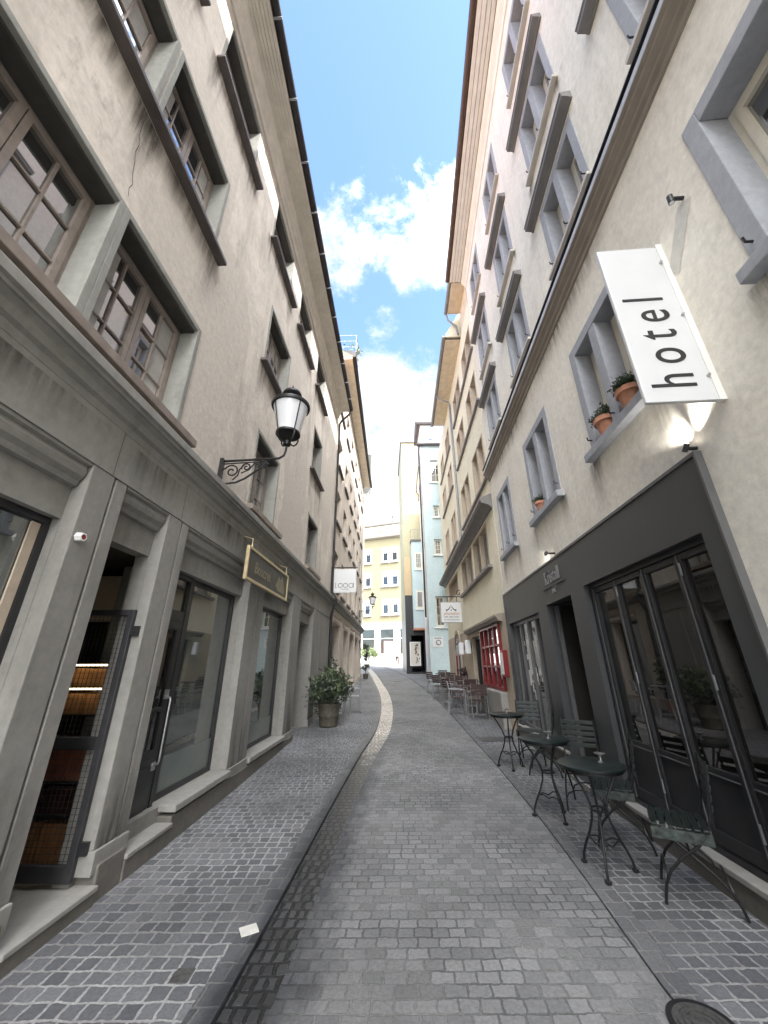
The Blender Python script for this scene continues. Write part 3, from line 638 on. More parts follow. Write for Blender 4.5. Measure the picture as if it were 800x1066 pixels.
# ------------------------------------------------------------------ right house: cream plaster with blue-grey windows, dark bar front
Rf = Facade(2.3355, 0, 3.818, -1)
Dh = empty('hotel_building', Rf(5, 0, .03), 'tall cream house with blue-grey stone windows and a dark bar front on the right', 'house')
V0, V1 = -8, 9.3
G1 = [(-1.75, -.5), (.42, 1.66), (2.8, 4.02), (5.08, 6.38), (7.6, 8.82)]
G2 = [(-1.75, -.5), (.42, 1.66), (2.62, 3.86), (5.05, 6.25), (7.42, 8.68)]
rowsD = [(G1, 4.0, 5.58), (G2, 7.02, 8.44), (G2, 9.4, 10.92), (G2, 12.04, 13.46)]
hol = [(a, c, z0, z1) for fl, z0, z1 in rowsD for a, c in fl]
wall(Rf, Dh, V0, V1, -.3, 14.3, 0, hol + [(2.62, 9.18, -.4, 3.1)], .3, 'cream', back=8)
for ri, (fl, z0, z1) in enumerate(rowsD):
    for a, c in fl:
        J = .14; mid = (a + c) / 2; big = (ri == 0 and a == .42)
        b = MB(); b.box(Rf, a, a + J, -.26, .012, z0, z1); b.box(Rf, c - J, c, -.26, .012, z0, z1); b.box(Rf, a + J, c - J, -.26, .012, z1 - J, z1)
        if not big: b.box(Rf, mid - .075, mid + .075, -.26, .008, z0, z1 - J)
        s_ = b.build('window_surround', 'bluestone', Dh, bevel=.008)
        for x0, x1 in (((a + J, c - J),) if big else ((a + J, mid - .075), (mid + .075, c - J))):
            casement(Rf, s_, x0, x1, z0 + .02, z1 - J, -.2, 2 if big else 1, 1, 1 if not big else 1, 'whiteframe', 'skyglass' if ri else 'dimglass', fw=.05, sw=.05)
        b = MB().box(Rf, a - .05, c + .05, -.2, .10 if ri == 0 else .085, z0 - (.1 if ri == 0 else .06), z0); b.build('sill', 'bluestone' if ri == 0 else 'palesill', Dh, bevel=.008)
        b = MB()
        for x in (a + .06, c - .06, mid): b.tube([Rf(x, .01, z0 + .16), Rf(x, .06, z0 + .16), Rf(x, .065, z0 + .2)], .009)
        b.build('shutter_catch', 'darkmetal', Dh)
        if ri in (1, 2):
            zz = z1 + .06
            MB().prism(Rf, a - .14, c + .3, [(-.02, zz), (.03, zz), (.04, zz + .02), (.11, zz + .04), (.135, zz + .04), (.135, zz + .10), (.15, zz + .11), (.15, zz + .13), (-.02, zz + .16)]).build('hood_moulding', 'umber', Dh)
MB().prism(Rf, V0, V1 + .06, [(-.02, 6.30), (.025, 6.31), (.03, 6.36), (.065, 6.38), (.07, 6.42), (.12, 6.45), (.125, 6.49), (.155, 6.50), (.155, 6.585), (.14, 6.60), (-.02, 6.65)]).build('cornice', 'taupe', Dh)
MB().box(Rf, V0, V1 + .06, -.02, .165, 6.652, 6.668).build('cornice_flashing', 'darkmetal', Dh)
MB().box(Rf, V0, V1 + .055, .150, .163, 6.508, 6.578).build('cornice_band', 'bandpaint', Dh)
MB().prism(Rf, V0, V1, [(-.02, 13.95), (.03, 13.95), (.05, 14.08), (.12, 14.14), (.16, 14.28), (-.02, 14.28)]).build('eave_moulding', 'creamboards', Dh)
b = MB()
for k in range(4): b.box(Rf, V0, V1, .165 + k * .1, .255 + k * .1, 14.30 + (k % 2) * .012, 14.35)
b.build('soffit', 'creamboards', Dh, bevel=.01)
roof(Rf, Dh, V0, V1, .56, 14.36, 9, 3.4, 'rooftile'); gutter(Rf, Dh, V0, V1 + .02, .625, 14.42, .08, 'brownmetal')
b = MB().add([Rf(1.93, .003, 5.12), Rf(1.80, .003, 5.04), Rf(2.13, .003, 4.62), Rf(2.24, .003, 4.70)], [[0, 1, 2, 3]]); b.build('plaster_patch', 'patch', Dh)
for fl, zt, h in ((G1, 3.9, .7), (G2, 6.96, .25), (G2, 9.34, .45)):
    for a, c in fl:
        for x in (a - .02, c + .02): stain(Rf, Dh, x - .16, x + .16, .003, zt - h * rnd.uniform(.7, 1.1), zt)
stain(Rf, Dh, .3, 2.5, .003, .2, 1.6, True); stain(Rf, Dh, 2.6, 5.4, .0035, 5.9, 6.3); stain(Rf, Dh, 5.4, 9.0, .0035, 5.9, 6.3)
# bar front
wall(Rf, Dh, 2.57, 9.22, -.1, 3.12, .045, [(2.76, 4.92, .2, 2.54), (5.36, 6.39, .12, 2.5), (6.85, 8.96, .38, 2.44)], .16, 'fascia', 'bar_front', back=.05, ends=False)
b = MB().box(Rf, 2.55, 9.24, .0, .06, 3.12, 3.15); b.box(Rf, 2.55, 2.57, -.02, .06, -.1, 3.12); b.box(Rf, 9.22, 9.24, -.02, .06, -.1, 3.12); b.build('bar_front_trim', 'fasciatrim', Dh)
b = MB().box(Rf, 1.0, 5.32, -.2, .075, -.2, .175); b.box(Rf, 6.43, 9.22, -.2, .075, -.2, .36); b.build('plinth', 'plinth', Dh, bevel=.008)
MB().box(Rf, 1.0, 5.34, -.2, .095, .178, .22).box(Rf, 6.41, 9.2, -.2, .095, .362, .395).build('shop_sill', 'step', Dh, bevel=.006)
MB().box(Rf, 5.34, 6.41, -1.2, .09, -.2, .115).build('doorstep', 'step', Dh, bevel=.01)
# folding glass doors
fold = ring(Rf, 2.76, 4.92, .222, 2.54, -.12, -.02, .05, .05, .04); fold = fold.build('door_frame', 'black', Dh)
for k in range(4):
    c = 4.87 - k * .545; a = max(c - .54, 2.81)
    b = ring(Rf, a, c, .27, 2.49, -.10, -.045, .048, .06, .10); b.box(Rf, a + .048, c - .048, -.09, -.055, .76, .82)
    d = b.build('folding_door', 'black', Dh, bevel=.004)
    MB().box(Rf, c - .006, c + .004, -.06, -.036, .27, 2.49).box(Rf, a + .05, c - .05, -.056, -.05, .765, .775).build('edge_strip', 'fasciatrim', d)
    MB().box(Rf, a + .04, c - .04, -.085, -.075, .81, 2.44).build('pane', 'darkglass', d)
    MB().box(Rf, a + .04, c - .04, -.088, -.066, .35, .77).build('door_panel', 'black', d)
    for z in ((.45, 1.4, 2.3) if k % 2 else ()): MB().tube([Rf(c - .02, -.036, z), Rf(c - .02, -.036, z + .11)], .009, 8).build('hinge', 'greymetal', d)
# entrance recess and stickered window
b = MB(); u0, u1 = 5.36, 6.39
b.quad(Rf(u0, -.12, .12), Rf(u0, -1.2, .12), Rf(u0, -1.2, 2.5), Rf(u0, -.12, 2.5)); b.quad(Rf(u1, -.12, .12), Rf(u1, -.12, 2.5), Rf(u1, -1.2, 2.5), Rf(u1, -1.2, .12))
b.quad(Rf(u0, -1.2, .12), Rf(u1, -1.2, .12), Rf(u1, -1.2, 2.5), Rf(u0, -1.2, 2.5)); b.quad(Rf(u0, -.12, 2.49), Rf(u1, -.12, 2.49), Rf(u1, -1.2, 2.49), Rf(u0, -1.2, 2.49))
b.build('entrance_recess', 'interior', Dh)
MB().box(Rf, 6.30, 6.37, -.12, -.06, .12, 2.48).box(Rf, 5.6, 6.2, -1.18, -1.12, .12, 2.2).build('entrance_frame', 'fasciatrim', Dh)
w_ = ring(Rf, 6.85, 8.96, .395, 2.44, -.12, -.03, .06)
for k in range(1, 4): w_.box(Rf, 6.85 + k * .5275 - .04, 6.85 + k * .5275 + .04, -.11, -.035, .45, 2.38)
w_ = w_.build('window', 'fasciatrim', Dh); MB().box(Rf, 6.9, 8.91, -.085, -.075, .44, 2.40).build('pane', 'dimglass', w_)
b = MB(); q = random.Random(3)
for k in range(46):
    u = q.choice((7.62, 8.15)) + q.gauss(0, .11); z = 1.75 + q.gauss(0, .33); h = q.uniform(.03, .16); w2 = q.uniform(.015, .05)
    b.box(Rf, u - w2, u + w2, -.0745, -.0735, z - h, z + h)
b.build('window_decal', 'whitepaint', w_)

# ------------------------------------------------------------------ yellow-cream house with the tavern
Ef = Facade(2.95, 9.30, 2.3, -1)
Eh = empty('townhouse', Ef(5, 0, gz(14)), 'yellow-cream house with shuttered windows and a red shop window past the cream one', 'house')
EU = 11.6
e1 = [(.95, 3.1), (3.45, 5.75)]
e2 = [(.2, 1.9), (2.65, 4.4), (6.2, 7.6), (8.6, 10)]
hol = [(a, c, 4.15, 5.45) for a, c in e1] + [(7.0, 10.1, 4.5, 5.4)] + [(a, c, 6.55, 8.05) for a, c in e2] + [(a, c, 9.2, 10.5) for a, c in e2] + [(a, c, 11.3, 12.5) for a, c in e2]
wall(Ef, Eh, 0, EU, 2.75, 13.35, 0, hol, .3, 'yellowcream', back=8)
for a, c in e1:
    w_ = ring(Ef, a, c, 4.15, 5.45, -.22, .01, .10, .08, 0); mid = (a + c) / 2; w_.box(Ef, mid - .06, mid + .06, -.22, .012, 4.15, 5.37); w_ = w_.build('window_surround', 'stucco', Eh)
    for x0, x1 in ((a + .1, mid - .06), (mid + .06, c - .1)):
        b = MB(); n = 4
        for k in range(n): b.box(Ef, x0 + (x1 - x0) * k / n + .008, x0 + (x1 - x0) * (k + 1) / n - .008, -.2 + (k % 2) * .03, -.15 + (k % 2) * .03, 4.17, 5.35)
        b.build('shutter', 'stone', w_)
MB().box(Ef, .75, 5.95, -.1, .13, 4.05, 4.145).build('sill', 'umber', Eh, bevel=.01)
w_ = ring(Ef, 7.0, 10.1, 4.5, 5.4, -.2, .01, .08)
for k in range(14): u = 7.1 + k * .21; w_.hexa([Ef(u, -.16, 4.58), Ef(u + .03, -.16, 4.58), Ef(u + .03, -.13, 4.58), Ef(u, -.13, 4.58), Ef(u + .25, -.16, 5.32), Ef(u + .28, -.16, 5.32), Ef(u + .28, -.13, 5.32), Ef(u + .25, -.13, 5.32)])
w_ = w_.build('lattice_window', 'stucco', Eh); MB().box(Ef, 7.05, 10.05, -.19, -.18, 4.55, 5.35).build('pane', 'dimglass', w_)
for a, c in e2:
    for z0, z1 in ((6.55, 8.05), (9.2, 10.5), (11.3, 12.5)):
        w_ = ring(Ef, a, c, z0, z1, -.24, .008, .09, .07, 0); mid = (a + c) / 2; w_.box(Ef, mid - .08, mid + .08, -.24, .006, z0, z1 - .07); w_ = w_.build('window_surround', 'stucco', Eh)
        for x0, x1 in ((a + .09, mid - .08), (mid + .08, c - .09)): casement(Ef, w_, x0, x1, z0 + .02, z1 - .07, -.18, 1, 1, 2, 'whiteframe', 'dimglass', fw=.05, sw=.05)
for a, c in ((.0, 4.6), (6.0, 10.2)):
    for z in (6.45, 9.1, 11.2): MB().box(Ef, a, c, -.1, .08, z, z + .09).build('sill', 'umber', Eh, bevel=.01)
MB().prism(Ef, .0, EU + .1, [(0, 5.52), (.05, 5.53), (.1, 5.6), (.25, 5.66), (.30, 5.66), (.30, 5.72), (.33, 5.73), (.33, 5.80), (.0, 5.95)]).build('cornice', 'umber', Eh)
MB().box(Ef, 1.7, 7.3, .0, .58, 13.35, 13.4).build('soffit', 'tan', Eh)
MB().box(Ef, .02, 1.3, .0, .48, 14.3, 14.35).box(Ef, .02, 1.3, -.1, .0, 13.35, 14.35).build('dormer_soffit', 'tan', Eh)
gutter(Ef, Eh, 1.55, 7.5, .65, 13.45, .075, 'greymetal'); gutter(Ef, Eh, .0, 1.35, .54, 14.4, .07, 'greymetal', 'dormer_gutter')
MB().prism(Ef, 1.55, 1.598, [(.585, 13.41), (.585, 13.52), (-2.8, 19.8), (-4.5, 19.8), (-4.5, 13.41)]).build('gable', 'yellowcream', Eh)
roof(Ef, Eh, 1.6, 7.3, .59, 13.402, 8, 6.5, 'slate', run=3.4); roof(Ef, Eh, 7.32, EU, -.4, 13.7, 8, 6, 'slate', run=3); roof(Ef, Eh, 0, 1.32, .48, 14.352, 8, 1.2, 'slate', run=3)  # two steep ridges out of view, shaped to shade the house opposite
wall(Ef, Eh, 7.3, EU, 13.35, 13.7, 0, [], .1, 'white', 'parapet')
pipe(Ef, Eh, [(5.0, .62, 13.4), (5.0, .5, 13.2), (5.0, .1, 13.0), (5.0, .06, 12.8), (5.0, .06, 5.95)], .045, 'greymetal', clips=[(5.0, .06, 9.6)])
pipe(Ef, Eh, [(1.35, .52, 14.35), (1.4, .45, 14.1), (1.45, .15, 13.8), (1.5, .1, 13.45)], .04, 'greymetal', 'dormer_downpipe')
# ground floor: red shop window, arched tavern door
wall(Ef, Eh, 0, EU, 0, 2.75, .03, [(.6, 2.95, .95, 2.55), (3.25, 4.75, .3, 2.45), (7.35, 9.1, .3, 2.3)], .3, 'stucco', 'ground_floor', back=.5, ends=False)
MB().prism(Ef, .3, 5.4, [(.03, 2.58), (.14, 2.60), (.18, 2.68), (.2, 2.68), (.2, 2.74), (.03, 2.78)]).build('shop_ledge', 'taupe', Eh)
b = ring(Ef, .6, 2.95, .98, 2.55, .0, .10, .07, .05, .07)
for k in (1, 2, 3): b.box(Ef, .6 + k * .5875 - .03, .6 + k * .5875 + .03, .01, .09, 1.05, 2.5)
for z in (1.5, 2.02): b.box(Ef, .66, 2.9, .02, .08, z, z + .05)
w_ = b.build('red_window', 'red', Eh); MB().box(Ef, .66, 2.9, -.03, -.02, 1.03, 2.52).build('pane', 'dimglass', w_)
MB().box(Ef, .55, 3.0, .03, .22, .1, .96).build('window_base', 'step', Eh, bevel=.02)
w_ = ring(Ef, 3.25, 4.75, .35, 2.45, -.2, -.1, .07); w_.box(Ef, 3.9, 3.97, -.2, -.1, .4, 2.4); w_ = w_.build('door', 'blackwood', Eh); MB().box(Ef, 3.3, 4.7, -.17, -.16, .4, 2.4).build('pane', 'darkglass', w_)
b = MB(); n = 14                              # the arch ring and what it frames
for r0, r1, o0, o1 in ((.875, 1.05, -.1, .07),):
    for k in range(n):
        t0, t1 = math.pi * k / n, math.pi * (k + 1) / n
        pts = [(8.225 + r * math.cos(t), 2.0 + r * math.sin(t) * .95) for r, t in ((r0, t0), (r1, t0), (r1, t1), (r0, t1))]
        b.hexa([Ef(u, o0, z) for u, z in pts] + [Ef(u, o1, z) for u, z in pts])
b.box(Ef, 7.175, 7.35, -.1, .07, .2, 2.0); b.box(Ef, 9.1, 9.275, -.1, .07, .2, 2.0); b.build('arch', 'stucco', Eh)
b = MB(); pts = [(8.225 + .88 * math.cos(math.pi * k / n), 2.0 + .84 * math.sin(math.pi * k / n)) for k in range(n + 1)]
b.add([Ef(u, .034, z) for u, z in pts], [list(range(n + 1))]); b.build('arch_light', 'dimglass', Eh)
w_ = ring(Ef, 7.35, 9.1, .3, 2.0, -.02, .04, .08); w_.box(Ef, 8.18, 8.27, -.02, .04, .3, 2.8); w_.box(Ef, 7.4, 9.05, -.02, .045, 1.95, 2.05); w_ = w_.build('arched_door', 'red', Eh)
MB().box(Ef, 7.4, 9.05, .0, .008, .3, 1.98).build('pane', 'dimglass', w_)

# ------------------------------------------------------------------ pale blue house standing forward
Ff = Facade(2.45, 21.4, 90, 1)        # its front looks down the lane at the camera
Fh = empty('townhouse', (3.4, 21.5, gz(21.5)), 'narrow pale blue house standing forward at the bend, with small windows', 'house')
fw = [(.55, 1.0, 7.6, 8.55), (.62, 1.0, 10.0, 10.75), (.42, .95, 3.5, 5.15), (.55, 1.3, 12.4, 14.0)]
wall(Ff, Fh, 0, 3.4, 0, 15.1, 0, fw, .2, 'blue', ends=False)
for a, c, d, e in fw:
    casement(Ff, Fh, a, c, d, e, -.12, 1, 2, 3, 'whiteframe', 'dimglass', fw=.05, sw=.04); MB().box(Ff, a - .1, c + .12, 0, .08, d - .1, d - .02).build('sill', 'white', Fh)
Fs = Facade(2.448, 21.402, 4.5, -1)
hs = [(u, u + .9, z, z + 1.4) for u in (1, 3.4, 5.8) for z in (4.2, 7.2, 10.2, 12.9)]
wall(Fs, Fh, 0, 8.6, 0, 15.1, .01, hs, .2, 'white', 'side_wall', back=.3, ends=False)
MB().box(Ff, .7, 3.4, -9.0, -8.8, 0, 15.1).box(Ff, 3.38, 3.5, -8.8, -.02, 0, 15.1).build('back_wall', 'white', Fh)
for h in hs: casement(Fs, Fh, *h, -.12, 2, 1, 2, 'whiteframe')
MB().prism(Ff, -.25, 3.6, [(-.1, 15.1), (.22, 15.1), (.25, 15.2), (-.1, 15.3)]).build('eave', 'slate', Fh)
pipe(Ff, Fh, [(.0, .18, 15.1), (-.12, .1, 14.9), (-.14, .03, 14.6), (-.15, .03, 4)], .05, 'darkmetal')
dm = MB(); dm.prism(Ff, .1, 2.2, [(-.5, 15.2), (-.5, 17.2), (-3, 17.2), (-3, 15.2)]); dm.build('dormer', 'white', Fh)
MB().prism(Ff, -.15, 2.4, [(-.3, 17.1), (-.25, 17.2), (-1.6, 18.2), (-3.2, 17.2), (-3.2, 17.1)]).build('dormer_roof', 'slate', Fh)
MB().box(Ff, .66, .95, -.5, -.44, 15.9, 16.95).build('dormer_shutter', mat('blue_shutter', (.12, .24, .40), .5), Fh)
roof(Ff, Fh, .6, 3.4, -.3, 15.3, 9, 2.2, 'rooftile')

# ------------------------------------------------------------------ tall yellow house over a black shopfront
Hf = Facade(1.70, 31.2, 90, 1)
Hh = empty('townhouse', (3, 31.4, gz(31)), 'tall pale yellow house with a black ground floor and a white bay window', 'house')
wall(Hf, Hh, 0, 4.5, 6.85, 21.6, 0, [], .2, 'yellowtall', back=7)
MB().box(Hf, .0, .52, .002, .02, 6.86, 10.1).build('apricot_strip', 'orange', Hh)
wall(Hf, Hh, 0, 4.5, .3, 6.85, .03, [(.42, 1.42, 1.0, 3.7)], .5, 'black', 'ground_floor', back=7)
MB().box(Hf, -.1, 4.6, -7, .15, 21.6, 21.75).build('roof', 'slate', Hh)
MB().box(Hf, 1.46, 1.95, .03, .4, .3, 7.3).box(Hf, 1.30, 1.95, .03, .55, 6.5, 7.35).box(Hf, 1.38, 1.6, .4, .6, 5.6, 6.5).box(Hf, 1.25, 1.5, .4, .62, 5.65, 5.95).build('corner_pillar', 'black', Hh, bevel=.04)
b = MB().box(Hf, .62, 1.5, .02, .75, 4.2, 11.3); b = b.build('bay_window', 'blue', Hh)
MB().box(Hf, .55, 1.58, .02, .85, 11.3, 11.45).build('bay_roof', 'slate', b); MB().box(Hf, .6, 1.52, .02, .78, 4.05, 4.2).build('bay_base', 'terracotta', b)
for z0, z1, m in ((8.9, 10.3, 'dimglass'), (5.7, 7.1, 'skyglass')):
    w_ = casement(Hf, Hh, .86, 1.46, z0, z1, .80, 1, 3 if z0 > 8 else 1, 3 if z0 > 8 else 1, 'whiteframe', m, fw=.06, sw=.05)
MB().box(Hf, .8, 1.5, .752, .84, 8.78, 8.88).box(Hf, .8, 1.5, .752, .84, 5.58, 5.68).build('bay_sill', 'white', Hh)
b = MB()
for u in (.58, .9, 1.2, 1.5): b.tube([Hf(u, .8, 11.45), Hf(u, .8, 12.35)], .02)
b.tube([Hf(.58, .8, 12.35), Hf(1.5, .8, 12.35)], .02); b.tube([Hf(.58, .8, 12.35), Hf(.58, .03, 12.35)], .02); b.build('railing', 'greymetal', Hh)
pipe(Hf, Hh, [(1.75, .1, 21.5), (1.6, .1, 19), (1.3, .1, 16.3), (1.62, .1, 15.6), (1.7, .1, 12)], .06, 'darkmetal')
ps = empty('framed_poster', Hf(.6, .05, 1.5), 'tall framed poster with dark marks on the black shopfront at the bend', 'poster')
ring(Hf, .28, 1.12, 1.45, 3.2, .03, .10, .07).build('frame', 'whitepaint', ps); MB().box(Hf, .34, 1.06, .04, .06, 1.5, 3.14).build('sheet', 'poster', ps)
b = MB(); q = random.Random(11)
for k in range(26): u = .82 + q.gauss(0, .08); z = q.uniform(1.65, 3.0); s_ = q.uniform(.03, .09); b.add([Hf(u + s_ * math.cos(t * 1.05) * q.uniform(.5, 1.1), .062 + k * .0002, z + s_ * math.sin(t * 1.05) * q.uniform(.6, 1.2)) for t in range(6)], [[0, 1, 2, 3, 4, 5]])
b.build('print', 'postermark', ps)

# ------------------------------------------------------------------ far house closing the view
If = Facade(-5.5, 62.6, 110.5, 1)
Ih = empty('townhouse', (0, 62, gz(62)), 'sunny yellow house with white windows closing the far end of the lane', 'house')
wi = []
for u in (2.45, 5.55, 7.2): wi += [(u, u + 1.0, z, z + 2.1) for z in (8.9, 13.4, 17.4)]
wi += [(-2, -1, z, z + 2.1) for z in (8.9, 13.4, 17.4)] + [(10, 11, z, z + 2.1) for z in (8.9, 13.4, 17.4)]
wall(If, Ih, -8, 20, 7.6, 21.4, 0, wi, .2, 'paleyellow', back=10)
for h in wi:
    casement(If, Ih, *h, -.1, 2, 1, 2, 'whitepaint', 'darkglass', fw=.12, sw=.1); ring(If, h[0] - .15, h[1] + .15, h[2] - .2, h[3] + .2, .002, .06, .15, .2, .2).build('surround', 'white', Ih); MB().box(If, h[0] - .25, h[1] + .25, .0, .2, h[2] - .34, h[2] - .2).build('sill', 'umber', Ih); MB().box(If, h[0] + .12, h[1] - .12, -.09, -.085, h[2] + .12, h[3] - .7).build('lower_pane', 'darkglass', Ih)
gf = [(1.9, 4.2), (5.0, 7.4), (8.2, 10.6), (-2.5, .6)]
wall(If, Ih, -8, 20, 1.5, 7.6, .05, [(a, c, 2.9, 6.7) for a, c in gf], .4, 'white', 'shop_floor', back=.6, ends=False)
for a, c in gf:
    w_ = ring(If, a, c, 2.9, 6.7, -.3, -.2, .12); w_.box(If, a, c, -.3, -.2, 5.2, 5.3); w_ = w_.build('shop_window', 'whitepaint', Ih); MB().box(If, a + .1, c - .1, -.27, -.26, 3.0, 6.6).build('pane', 'darkglass', w_)
MB().box(If, -8, 20, .05, .25, 7.4, 7.6).box(If, -8, 20, 0, .2, 21.45, 21.7).build('cornice', 'stucco', Ih)
MB().box(If, -8, 20, .2, .5, 21.5, 21.68).build('eave_gutter', 'slate', Ih)
MB().prism(If, -8, 20, [(.4, 21.7), (.4, 21.85), (-1.2, 24.3), (-9, 24.6), (-9, 21.7)]).build('roof', 'paleyellow', Ih)
for u in (2.3, 5.4, 7.4): MB().box(If, u, u + 1.3, -1.0, .1, 21.9, 23.6).build('dormer', 'whitepaint', Ih)
MB().box(If, -8, 20, -1.3, -1.0, 24.3, 24.55).build('roof_edge', 'slate', Ih)
MB().lathe(If(6.5, -3, 24.5), [(.15, 0), (.15, 1.8), (.28, 1.85), (.1, 2.4)], 10).build('chimney', 'slate', Ih)

# ------------------------------------------------------------------ street lanterns on wrought-iron brackets
def spiral(c, r0, r1, a0, a1, n=22):  # in the (a, z) plane
    return [(c[0] + (r0 + (r1 - r0) * k / n) * math.cos(R(a0 + (a1 - a0) * k / n)), c[1] + (r0 + (r1 - r0) * k / n) * math.sin(R(a0 + (a1 - a0) * k / n))) for k in range(n + 1)]
def lantern(fr, u, zb, label, k=1.0):
    t = empty('street_lantern', fr(u, 0, zb), label, 'street lamp', 'wall lanterns along the left side')
    P = lambda o, z: fr(u, -.05 + o * k, zb + z * k)
    b = MB(); b.box(fr, u - .03 * k, u + .03 * k, -.05, -.05 + .045 * k, zb - .24 * k, zb + .17 * k)
    b.tube([P(0, .13), P(.5, .15), P(.78, .16), P(.84, .20), P(.86, .27), P(.865, .36)], .016 * k, 8)
    b.tube([P(.02, .09), P(.62, .12)], .010 * k)
    for pts in (spiral((.17, -.02), .10, .02, 160, -330), spiral((.36, .035), .065, .012, 200, -300), spiral((.50, .065), .05, .01, 180, -280), spiral((.60, .05), .055, .01, 20, 400)):
        b.tube([P(*q) for q in pts], .011 * k)
    b.tube([P(.02, -.17), P(.12, -.2), P(.25, -.185), P(.36, -.13), P(.46, -.05), P(.56, .03), P(.62, .10)], .014 * k)
    b.tube([P(.07, .03), P(.02, -.05), P(.03, -.16)], .012 * k); b.tube([P(.2, -.15), P(.26, -.08), P(.27, .0), P(.33, .08)], .010 * k); b.tube([P(.3, -.05), P(.4, .0), P(.45, .08)], .009 * k)
    b.build('bracket', 'iron', t, True)
    c = Vector(P(.865, 0)); S = lambda pr: [(r * k, z * k) for r, z in pr]
    b = MB().lathe(c, S([(.02, .34), (.05, .36), (.055, .40), (.03, .42), (.03, .43)]), 16)
    for a in range(4):
        t0 = math.pi / 4 + a * math.pi / 2; d = Vector((math.cos(t0), math.sin(t0), 0))
        b.tube([c + d * r * k + Vector((0, 0, z * k)) for r, z in ((.04, .40), (.10, .39), (.14, .43), (.165, .50), (.15, .535))], .011 * k)
        b.tube([c + d * r * k + Vector((0, 0, z * k)) for r, z in ((.152, .53), (.245, .98))], .008 * k)
    b.lathe(c, S([(.14, .52), (.165, .52), (.165, .55), (.14, .55)]), 24); b.build('cage', 'iron', t, True)
    b = MB().lathe(c, S([(.235, .965), (.262, .965), (.268, .99), (.262, 1.015), (.22, 1.03), (.14, 1.075), (.06, 1.11), (.05, 1.13), (.10, 1.15), (.135, 1.19), (.12, 1.23), (.05, 1.26), (.02, 1.28), (.025, 1.30), (.008, 1.36)]), 28)
    b.build('cap', 'iron', t, True)
    g = MB().lathe(c, S([(.13, .55), (.145, .552), (.236, .965), (.22, .968)]), 28).build('glass', 'milk', t, True)
    return t
lantern(L, 4.33, 3.97, 'black wrought-iron lantern with frosted glass on the near beige wall beside the slim window')
lantern(B, 11.9, 4.65, 'small distant lantern past the white square sign, seen against the yellow house', 1.0)

# ------------------------------------------------------------------ signs
t = empty('hotel_sign', Rf(2.19, 0, 4.2), 'tall white blade sign reading hotel on the cream wall', 'sign')
HP = lambda o, dz, c: Rf(2.19 - c, .05 + o, dz)
MB().box(Rf, 2.19, 2.222, .045, .56, 3.36, 5.03).build('panel', 'signwhite', t, bevel=.006)
MB().box(Rf, 2.185, 2.23, .0, .05, 3.36, 5.06).build('wall_bracket', 'whitepaint', t)
b = MB()
for z in (3.58, 4.2, 4.82): b.tube([Rf(2.17, .065, z), Rf(2.19, .065, z)], .012, 8)
b.build('bolts', 'steel', t)
lettering(t, 'hotel', lambda a, b_, c: Rf(2.1895 - c, .165 + b_, 3.95 + a), .47, 'ink', .004, .66, space=1.5)
def spot(name, fr, u, o, z, label, aim, power, cone, blend=.35, warm=(1, .95, .86), k=1.0):
    t = empty(name, fr(u, 0, z), label, 'lamp')
    b = MB().tube([fr(u, 0, z), fr(u, o * .6, z), fr(u, o, z)], .016, 8); b.build('arm', 'black', t, True)
    p = Vector(fr(u, o, z)); d = (Vector(aim) - p).normalized()
    b = MB().tube([p - d * .05 * k, p - d * .02 * k, p + d * .05 * k, p + d * .07 * k], .036 * k, 14); h = b.build('housing', 'black', t, True)
    MB().tube([p + d * .0705 * k, p + d * .0725 * k], .028 * k, 14).build('lens', 'lampwhite' if power else 'milk', h)
    if power:
        l = bpy.data.lights.new('lamp', 'SPOT'); l.energy = power; l.spot_size = R(cone); l.spot_blend = blend; l.color = warm; l.shadow_soft_size = .02
        lo = bpy.data.objects.new('lamp_light', l); col.objects.link(lo); lo.parent = t; lo.location = p + d * .09 - t.location
        lo.rotation_euler = (-d).to_track_quat('Z', 'Y').to_euler()
    return t
spot('spotlight', Rf, 1.86, .10, 5.12, 'small black wall spotlight between the hotel sign and the large blue-grey window', Rf(2.0, .05, 3.4), 0, 40, k=.62)
u_ = spot('added_uplight', Rf, 2.58, .085, 3.19, 'little lamp added on the dark bar front for reflected sun under the hotel sign', Rf(2.40, .0, 3.5), 5, 66, .8, k=.55)  # added lamp; its two beams stand in for sun reflected off windows
l2 = bpy.data.objects.new('lamp_light', bpy.data.objects['lamp_light'].data); col.objects.link(l2); l2.parent = u_; l2.location = bpy.data.objects['lamp_light'].location
l2.rotation_euler = (-(Vector(Rf(2.86, -.02, 3.46)) - Vector(Rf(2.58, .085, 3.19)))).to_track_quat('Z', 'Y').to_euler()
spot('bar_sign_lamp', Rf, 5.75, .14, 3.22, 'small black lamp above the raised bar lettering on the dark fascia', Rf(6.3, .0, 3.24), 3.0, 50, .8, k=.8)  # real fitting; its beam is added for the sun patch reflected beside it
# raised lettering of the bar on the dark fascia
t = empty('bar_lettering', Rf(5.9, .05, 2.8), 'raised grey lettering of the bar above its dark doorway', 'sign')
lettering(t, 'Kristall', lambda a, b_, c: Rf(5.93 - a, .047 + c, 2.80 + b_), .30, 'greymetal', .014, .66, space=1.12)
MB().box(Rf, 5.45, 5.82, .047, .065, 2.735, 2.752).box(Rf, 6.02, 6.4, .047, .065, 2.735, 2.752).build('rule', 'greyink', t)
lettering(t, 'BAR', lambda a, b_, c: Rf(5.92 - a, .047 + c, 2.63 + b_), .09, 'greymetal', .010)

